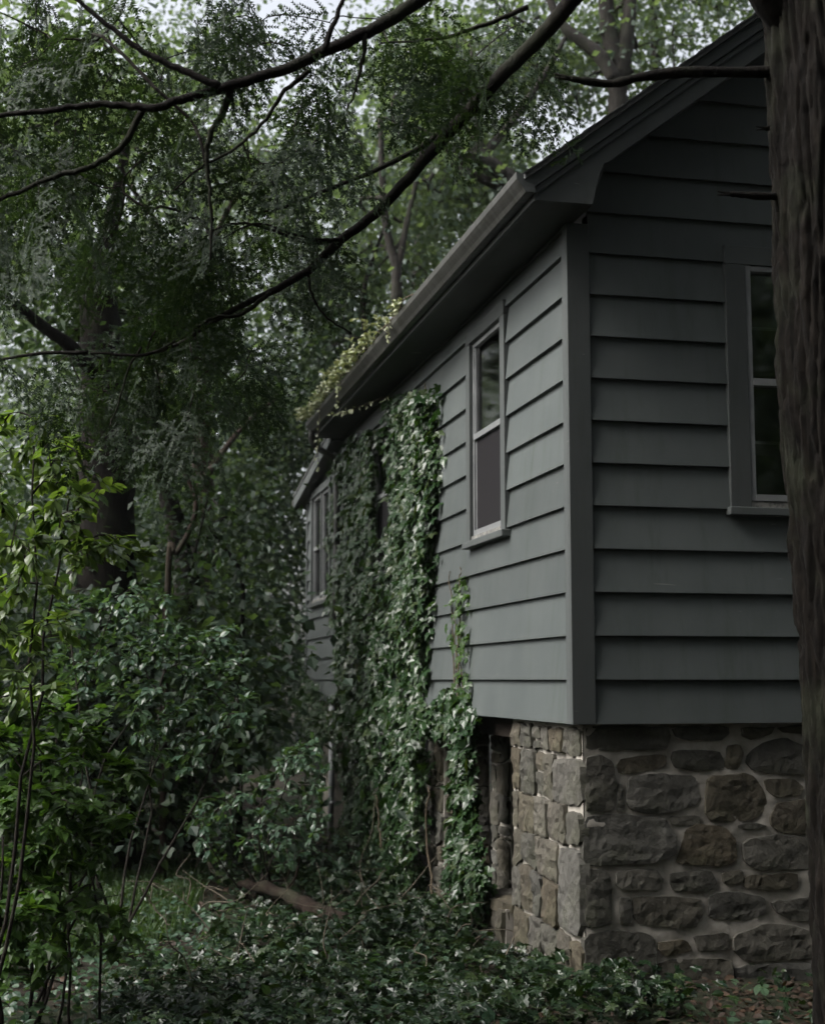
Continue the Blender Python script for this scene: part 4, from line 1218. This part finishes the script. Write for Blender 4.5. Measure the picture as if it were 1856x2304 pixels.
shrub('shrub', 'tall yellow-green broadleaf shrub at the left edge in front of the thick trunk', (-30, 2050), 6.6,
      [W3((60, 900), 6.6), W3((160, 960), 6.7), W3((-60, 950), 6.6)],
      np.concatenate([region([(-60, 880), (120, 870), (200, 940), (260, 1010), (180, 1100), (60, 1160), (-60, 1180)], 6.1, 7.1, 105),
                      region([(120, 1120), (300, 1130), (340, 1150), (250, 1180), (120, 1190)], 6.4, 7.0, 30),
                      region([(-60, 1150), (140, 1150), (160, 1420), (60, 1500), (-60, 1480)], 6.2, 7.2, 85)]),
      L_YEL, LEAF_OVAL, (6, 9), (.055, .10), 140, r0=.010, last=3)
shrub('shrub', 'cool green glossy shrub arching right beneath the thick trunk', (240, 2000), 9.2,
      [W3((250, 1270), 9.2), W3((340, 1260), 9.4), W3((440, 1350), 9.2), W3((500, 1480), 9.0), W3((150, 1330), 9.0), W3((330, 1450), 8.8)],
      np.concatenate([region([(110, 1260), (320, 1220), (380, 1280), (400, 1400), (300, 1480), (120, 1460)], 8.5, 10, 190),
                      region([(340, 1330), (490, 1310), (520, 1400), (440, 1440), (360, 1420)], 8.6, 9.8, 80),
                      region([(250, 1440), (540, 1440), (560, 1540), (460, 1560), (400, 1640), (280, 1560)], 8.4, 9.8, 150)]),
      L_COOL, LEAF_OVAL, (8, 12), (.045, .085), 140, r0=.010)
shrub('maple_sapling', 'low maple sapling spreading flat dark green leaves at lower left', (60, 2080), 7.6,
      [W3((80, 1480), 7.4), W3((180, 1560), 7.6), W3((260, 1640), 7.5), W3((30, 1600), 7.2), W3((240, 1740), 7.4)],
      np.concatenate([region([(-60, 1440), (160, 1440), (330, 1560), (320, 1640), (200, 1700), (-60, 1640)], 7.0, 8.0, 120),
                      region([(-60, 1640), (220, 1680), (300, 1740), (200, 1800), (-60, 1860)], 6.9, 7.9, 110), region([(-60, 1800), (200, 1760), (240, 1850), (120, 1960), (-60, 2000)], 6.9, 7.8, 90), region([(-60, 1900), (260, 1880), (300, 1980), (-60, 2120)], 6.6, 7.6, 60)]),
      L_MAPLE, LEAF_MAPLE, (5, 7), (.07, .125), 140, r0=.010, tilt=.25, droop=.15, cat='sapling')
shrub('shrub', 'small leafy shrub growing beside the fallen log', (560, 1960), 11.2,
      [W3((480, 1690), 11), W3((560, 1640), 11.2), W3((620, 1600), 11.4), W3((430, 1760), 11), W3((650, 1700), 11.2), W3((540, 1740), 10.8)],
      np.concatenate([region([(390, 1690), (520, 1620), (640, 1560), (700, 1620), (690, 1760), (600, 1840), (460, 1830), (380, 1760)], 10.2, 12, 190),
                      region([(570, 1600), (640, 1540), (680, 1560), (620, 1640)], 10.8, 11.8, 24)]),
      L_COOL, LEAF_OVAL, (6, 9), (.05, .085), 80)
shrub('shrub', 'dark weedy bush at the foot of the far concrete post', (670, 1900), 13.5,
      [W3((640, 1780), 13.4), W3((700, 1740), 13.6), W3((740, 1800), 13.2)],
      region([(600, 1740), (760, 1740), (860, 1820), (840, 1900), (640, 1900)], 11.8, 14, 130), L_COOL, LEAF_OVAL, (6, 9), (.05, .085))
# thin bare stems of young plants at lower left
for k, (px, d, tip, lab) in enumerate([((12, 2040), 6.9, (8, 1760), 'dark thin sapling stem standing at the left edge'), ((112, 2010), 7.4, (108, 1840), 'short bare stem left of the grassy patch'),
                                      ((155, 2030), 7.3, (152, 1780), 'straight bare stem in front of the grassy patch'), ((215, 2040), 7.4, (185, 1800), 'bent dark stem with a side shoot before the grass')]):
    b = on_ground(px, d); p, r = stem_path(b, W3(tip, d), .05, 9, .013 if k == 0 else .008, .005)
    t = thing('seedling', lab, 'seedling', tuple(b))
    mb = MB(b); mb.tube(p, r, 7); mb.build('stem', TWIG, t, smooth=True).location = (0, 0, 0)
    for j in range(3):
        mb = MB(b); s = p[3 + 2 * j - (j > 1)]; e = s + np.array([rng.normal(0, .14), rng.normal(0, .05), rng.uniform(.06, .18)])
        mb.tube(smooth_path([s, (s + e) / 2 + [0, 0, .02], e], 3), [.004, .0035, .003, .003, .0025, .002, .002], 5)
        mb.build('shoot', TWIG, t, fix=False).location = (0, 0, 0)

# ------------------------------------------------------------------ ivy
def lump(y, z): return .5 + .5 * np.sin(y * 3.1 + 1.7 * np.sin(z * 2.3)) * np.sin(z * 4.3 + 1.1 * np.sin(y * 2.9 + 2))
def wall_ivy(name, label, polys, leafm, lsize, singles, stems, cat='ivy'):
    """polys: (outline in pixels as seen on the wall, count, offset range from the wall)"""
    t = thing(name, label, cat, (0, 0, 0))
    P = []
    for poly, n, o0, o1 in polys:
        q = poly_pts(poly, n)
        p = np.array([at_x(x, -.10) for x in q])
        L = lump(p[:, 1], p[:, 2])
        p[:, 0] = -(o0 + (o1 - o0) * (.25 + .75 * L) * rng.random(n) ** .6)
        P.append(p)
    P = np.concatenate(P); M = len(P)
    D = np.array([-.35, 0, -1.]) + rnd3(M, .42); NN = np.array([-.9, -.25, 1.0]) + rnd3(M, .42)
    S = rng.uniform(*lsize, M) * np.where(rng.random(M) < .25, .65, 1)
    b = np.zeros(3)
    rest = _single(LEAF_IVY, P, b, D, NN, S, leafm, t, singles) if singles else np.ones(M, bool)
    v, f = scatter(LEAF_IVY, P[rest], D[rest], NN[rest], S[rest], rng.uniform(.85, 1.15, rest.sum()))
    leaf_object('foliage', v, f, leafm, t)
    for pts, r in stems:
        p = smooth_path(pts, 6); p = p + rng.normal(0, .006, p.shape)
        mb = MB(p[0]); mb.tube(p, np.linspace(r, r * .5, len(p)), 6); mb.build('stem', VINE, t, smooth=True)
    return t
def wallpath(pxs, X): return [at_x(p, X) for p in pxs]
ivy_poly = [(535, 215), (600, 240), (690, 200), (765, 170), (785, 480), (775, 800), (765, 1100), (745, 1330), (722, 1600), (705, 1840), (760, 1880), (640, 1950), (440, 1930), (280, 1900), (255, 1700), (270, 1560),
            (262, 1430), (228, 1310), (250, 1100), (228, 920), (245, 740), (262, 560), (340, 430), (430, 400), (474, 390), (468, 800), (472, 1120), (560, 1090), (562, 780), (540, 500), (520, 330)]
stems = [(wallpath([Z7(708, 1840), Z7(735, 1400), Z7(765, 1000), Z7(770, 600), Z7(758, 150)], -.045), .012), (wallpath([Z7(715, 1640), Z7(748, 1300), Z7(772, 900), Z7(790, 380)], -.035), .008),
         (wallpath([Z7(690, 1900), Z7(650, 1500), Z7(640, 1000), Z7(660, 400)], -.05), .014), (wallpath([Z7(400, 1900), Z7(380, 1400), Z7(400, 900), Z7(430, 420)], -.05), .014)]
wall_ivy('ivy_plant', 'large dark ivy covering the side wall between the windows up to the eave', [([Z7(*p) for p in ivy_poly], 4600, .01, .15), ([Z7(*p) for p in [(250, 540), (350, 400), (480, 380), (560, 190), (800, 150), (812, 500), (800, 800), (790, 1100), (770, 1330), (745, 1600), (730, 1840), (640, 1700), (700, 1000), (700, 300), (400, 600), (330, 1700), (235, 1750), (240, 1500), (205, 1300), (228, 1050), (205, 900)]], 420, .01, .07), ([Z7(*p) for p in [(540, 220), (760, 180), (780, 800), (720, 1600), (600, 1600), (520, 1100), (550, 800)]], 700, .03, .17)],
         L_IVY, (.075, .135), 300, stems)
wall_ivy('ivy_plant', 'curtain of ivy hanging below the wall over the crawl space to the ground', [
    ([Z9(*p) for p in [(390, 330), (700, 300), (980, 260), (1140, 330), (1070, 500), (1030, 900), (1010, 1300), (960, 1700), (700, 1900), (520, 1600), (400, 1500), (430, 900), (400, 560)]], 2900, .0, .24),
    ([Z9(*p) for p in [(1210, 480), (1340, 420), (1370, 700), (1350, 1100), (1420, 1400), (1480, 1600), (1450, 1800), (1230, 1900), (1230, 1400), (1220, 1000)]], 900, .0, .18), ([Z7(*p) for p in [(790, 1850), (860, 1780), (960, 1860), (1000, 1980), (985, 2040), (860, 2040), (760, 2030), (720, 1950)]], 260, .02, .12)],
    L_IVY, (.07, .125), 260, [(wallpath([Z9(1395, 1350), Z9(1400, 1000), Z9(1395, 700), Z9(1405, 420)], -.02), .012), (wallpath([Z9(1130, 1850), Z9(1060, 1300), Z9(1080, 900)], -.1), .012),
                              (wallpath([Z9(720, 1360), Z9(705, 1180), Z9(690, 950)], -.2), .011)])
wall_ivy('ivy_plant', 'slender young ivy shoots climbing the siding between ivy mass and corner window', [
    ([Z7(*p) for p in [(870, 1210), (890, 1180), (940, 1180), (950, 1320), (940, 1500), (945, 1760), (985, 1950), (960, 2000), (820, 1960), (860, 1790), (880, 1650), (830, 1480), (860, 1330)]], 130, .02, .07)],
    L_MAPLE, (.05, .085), 150, [(wallpath([Z7(955, 1900), Z7(935, 1600), Z7(944, 1300), Z7(945, 1135)], -.036), .008), (wallpath([Z7(930, 1980), Z7(905, 1600), Z7(900, 1350), Z7(885, 1155)], -.036), .007),
                              (wallpath([Z7(940, 1900), Z7(915, 1500), Z7(920, 1300)], -.036), .005), (wallpath([Z7(975, 1960), Z7(950, 1700), Z7(950, 1400)], -.036), .006)])
wall_ivy('ivy_plant', 'ragged ivy clump on the far corner beneath the paired windows', [([Z7(*p) for p in [(60, 1830), (80, 1700), (150, 1740), (230, 1850), (260, 2050), (120, 2060), (70, 1960)]], 420, .0, .18),
         ([Z9(*p) for p in [(100, 330), (230, 330), (230, 800), (180, 1200), (60, 1200), (120, 700)]], 500, -.2, .1)], L_IVY, (.06, .10), 60, [(wallpath([Z9(170, 1300), Z9(180, 800), Z9(190, 400)], .02), .010)])

# pale creeper along the gutter
def creeper():
    t = thing('creeper', 'pale yellow-green creeper trailing along the gutter edge', 'creeper', (0, 0, 0))
    main = np.array([(-.45 + .02 * math.sin(y * 7), y, 4.575 + .012 * math.sin(y * 11)) for y in np.linspace(2.2, 7.45, 60)])
    skel = [(main, np.full(60, .006))]
    hang = [[(-.455, 5.35, 4.57), (-.47, 5.36, 4.45), (-.465, 5.40, 4.33)], [(-.46, 6.5, 4.57), (-.475, 6.52, 4.35), (-.47, 6.56, 4.10), (-.45, 6.7, 3.85)],
            [(-.46, 3.0, 4.57), (-.475, 3.0, 4.50), (-.47, 3.02, 4.42)]]
    mb = MB(); mb.tube(main, .006, 5)
    for h in hang:
        p = smooth_path(h, 6); mb.tube(p, np.linspace(.004, .002, len(p)), 4); skel.append((p, np.full(len(p), .003)))
    p = smooth_path([(-.40, 6.2, 4.40), (-.36, 5.9, 4.36), (-.30, 5.6, 4.34), (-.22, 5.2, 4.33), (-.10, 4.8, 4.33)], 6); mb.tube(p, .0025, 4); skel.append((p, np.full(len(p), .003)))
    A = []
    for k in range(230):
        y = 2.2 + 5.3 * rng.random() ** .8
        dens = 1 if y > 3.6 else .4
        if rng.random() > dens: continue
        A.append((-.46 - abs(rng.normal(0, .07)), y + rng.normal(0, .05) + .08, 4.57 + abs(rng.normal(0, .04))))
    N, chains, w, br = grow(skel, A, .1, .1, 3, .1)
    twig_tubes(mb, N, chains, w, .002, .002, .4, 4, .004)
    mb.build('stem', VINE, t, fix=False)
    P, D, NN, S = twig_leaves(N, chains, (9, 13), (.030, .055), .9, 3, .5, .1)
    for (pp, rr) in skel[1:]:
        for i in range(0, len(pp), 1):
            for s in (-1, 1):
                if rng.random() < .75:
                    P = np.vstack([P, pp[i] + rng.normal(0, .01, 3)]); D = np.vstack([D, rng.normal(0, .5, 3) + [-.2, .3 * s, -.6]]); NN = np.vstack([NN, [-1, -.4, .4] + rng.normal(0, .4, 3)]); S = np.append(S, rng.uniform(.025, .05))
    rest = _single(LEAF_OVAL, P, np.zeros(3), D, NN, S, L_CREEP, t, 200)
    v, f = scatter(LEAF_OVAL, P[rest], D[rest], NN[rest], S[rest], .9)
    leaf_object('foliage', v, f, L_CREEP, t)
creeper()

# ------------------------------------------------------------------ ground cover
def cover(name, label, pts, tpl, leafm, lsize, h, lay=.5, width=1.0, stand=False):
    M = len(pts); P = np.zeros((M, 3)); P[:, :2] = pts
    P[:, 2] = ground_h(P[:, 0], P[:, 1]) + h[0] + (h[1] - h[0]) * rng.random(M) ** .8 * (.35 + .65 * lump(P[:, 0] * 1.3, P[:, 1] * 1.3))
    if stand:
        D = np.array([0, 0, 1.]) + rnd3(M, .28); NN = rnd3(M) * [1, 1, .1]
    else:
        D = rnd3(M) * [1, 1, .35] + [0, -.25, -.15]; NN = np.array([0, -.2, 1.]) + rnd3(M, lay)
    v, f = scatter(tpl, P, D, NN, rng.uniform(*lsize, M), width)
    o = leaf_object(name, v, f, leafm, None)
    tag(o, label, 'ground cover', None, 'stuff'); return o
def ground_poly(poly, n):
    """points on the ground inside an outline given in whole-view pixels"""
    q = poly_pts([V(*p) for p in poly], n); out = []
    for p in q:
        d = ray(*p); s = (0. - CAM[2]) / d[2]; out.append((CAM + d * s)[:2])
    return np.array(out)
def rect(x0, x1, y0, y1, n): return np.stack([rng.uniform(x0, x1, n), rng.uniform(y0, y1, n)], 1)
gi = np.concatenate([rect(-1.9, -.12, -.9, 2.2, 3300), rect(-.12, .0, -.9, 1.0, 260), rect(-.9, -.18, 1.4, 5.5, 2600), rect(-.2, .1, 2.2, 5.5, 600), rect(-1.6, -.3, 2.2, 8, 1800), rect(0, .35, -.9, -.05, 240), rect(.3, 1.6, -1.1, -.1, 70), rect(-2.6, -1.9, -.9, 1.2, 900)])
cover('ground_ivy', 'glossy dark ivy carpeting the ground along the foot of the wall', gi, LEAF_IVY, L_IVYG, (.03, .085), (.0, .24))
gb = np.concatenate([rect(-3.4, -.6, -.9, 3.4, 3600), rect(-4.5, 0, 4, 12, 1800), rect(.2, 2.2, -1.3, -.1, 90)])
cover('low_weeds', 'low dark weeds and seedlings scattered over the forest floor', gb, LEAF_OVAL, L_COOL, (.04, .08), (.01, .16))
cover('grass', 'bright green grass patch in the clearing at left', np.concatenate([ground_poly([(120, 1850), (300, 1830), (420, 1850), (430, 1900), (380, 1960), (240, 2010), (60, 2000), (0, 1930)], 5000), rect(-3.3, -1.6, 5, 8, 2500)]), LEAF_BLADE, L_GRASS, (.06, .16), (-.01, .01), width=2.2, stand=True)
cover('clover', 'soft low green weeds among the grass in the clearing', ground_poly([(60, 1860), (300, 1840), (420, 1860), (380, 1960), (200, 2010), (20, 1990)], 2600), LEAF_DIAMOND, L_GRASS, (.025, .05), (.02, .12))
cover('leaf_litter', 'brown fallen leaves littering the shaded ground', np.concatenate([rect(-4, 2.2, -1.4, 4, 2600), rect(-5, .2, 4, 14, 2600), rect(.1, 2.2, -1.3, .05, 700)]), LEAF_OVAL, L_DEAD, (.03, .07), (.003, .03), .35)

# fallen log and sticks
def log():
    a, b = on_ground((505, 1880), 11.4), on_ground((745, 1965), 9.9)
    a[2] += .16; b[2] += .07
    p = smooth_path([a, a * .66 + b * .34 + [0, 0, .04], a * .33 + b * .67 + [0, .03, .01], b], 8); n = len(p)
    t = thing('fallen_log', 'fallen brown log lying among weeds below the ivy', 'log', tuple(b))
    r = np.linspace(.035, .07, n) * (1 + .10 * rng.normal(0, 1, n))
    mb = MB(b); mb.tube(p + rng.normal(0, .006, p.shape), r, 12); mb.build('log', BARK_RED, t, smooth=True).location = (0, 0, 0)
    for pxs, d, r0 in [([(520, 1886), (480, 1900), (440, 1918), (405, 1942)], [11.3, 11.1, 10.8, 10.5], .022), ([(535, 1890), (560, 1860), (600, 1850), (610, 1830)], [11.2, 11.2, 11.2, 11.2], .014), ([(575, 1905), (620, 1850), (632, 1800), (640, 1790)], [11, 11, 11, 11], .014)]:
        q = smooth_path(path(pxs, d), 5); mb = MB(b); mb.tube(q, np.linspace(r0, r0 * .4, len(q)), 7); mb.build('branch', BARK_RED, t, smooth=True).location = (0, 0, 0)
log()
for k, (pxs, d, r, lab) in enumerate([
    ([(710, 1950), (760, 1890), (815, 1832)], [10.1, 10.6, 11.1], .011, 'long pale stick leaning from the log toward the ivy'),
    ([(670, 1925), (720, 1900), (765, 1885)], [10.6, 10.8, 11.0], .008, 'short pale stick lying beside the log end'),
    ([(630, 1945), (680, 1975), (720, 2002)], [9.9, 9.6, 9.4], .008, 'thin pale twig below the log'),
    ([(560, 1920), (600, 1942), (665, 1942)], [10.6, 10.3, 10.1], .008, 'forked pale twig in front of the log'),
    ([(890, 1935), (905, 2010), (925, 2060)], [9.6, 9.0, 8.7], .009, 'bare trailing stem in the ivy left of the ledge'),
    ([(300, 1870), (330, 1915), (358, 1950)], [9.8, 9.8, 9.7], .007, 'thin dark stick leaning in the grass patch')]):
    p = smooth_path(path(pxs, d), 6); p[:, 2] = np.maximum(p[:, 2], ground_h(p[:, 0], p[:, 1]) + .03)
    p = p + rng.normal(0, .006, p.shape); mb = MB(p[0]); mb.tube(p, np.linspace(r, r * .5, len(p)), 6)
    for j in (5, 8):
        e = p[j] + rng.normal(0, .09, 3) + [0, 0, .05]; mb.tube([p[j], (p[j] + e) / 2, e], [r * .4, r * .3, r * .2], 4)
    tag(mb.build('fallen_stick', TWIG_PALE, None, smooth=True), lab, 'stick')

mb = MB()
for k in range(110):
    x, y = rng.uniform(-2.3, -.15), rng.uniform(.2, 8)
    b = np.array([x, y, ground_h(x, y) + rng.uniform(.0, .12)]); e = b + np.array([rng.normal(0, .3), rng.normal(0, .3), abs(rng.normal(.1, .22))])
    q = smooth_path([b, (b * 2 + e) / 3 + rng.normal(0, .05, 3), (b + e * 2) / 3 + rng.normal(0, .05, 3), e], 4); mb.tube(q, np.linspace(.006, .002, len(q)), 4, False)
tag(mb.build('brushwood', TWIG_PALE, None, fix=False), 'tangle of thin dead twigs in the weeds below the wall', 'twigs', None, 'stuff')

# ------------------------------------------------------------------ damp air
def haze():
    mb = MB(); mb.box(-60, 60, -20, 70, -3.5, 26)
    m, nt, out = new_mat('haze_air')
    pv = nt.nodes.new('ShaderNodeVolumePrincipled'); pv.inputs['Color'].default_value = (.86, .92, .93, 1); pv.inputs['Density'].default_value = HAZE
    nt.links.new(pv.outputs[0], out.inputs['Volume'])
    o = mb.build('haze', m, None); tag(o, 'thin damp mist hanging in the wood', None, None, 'stuff')
HAZE = .0003
if HAZE: haze()
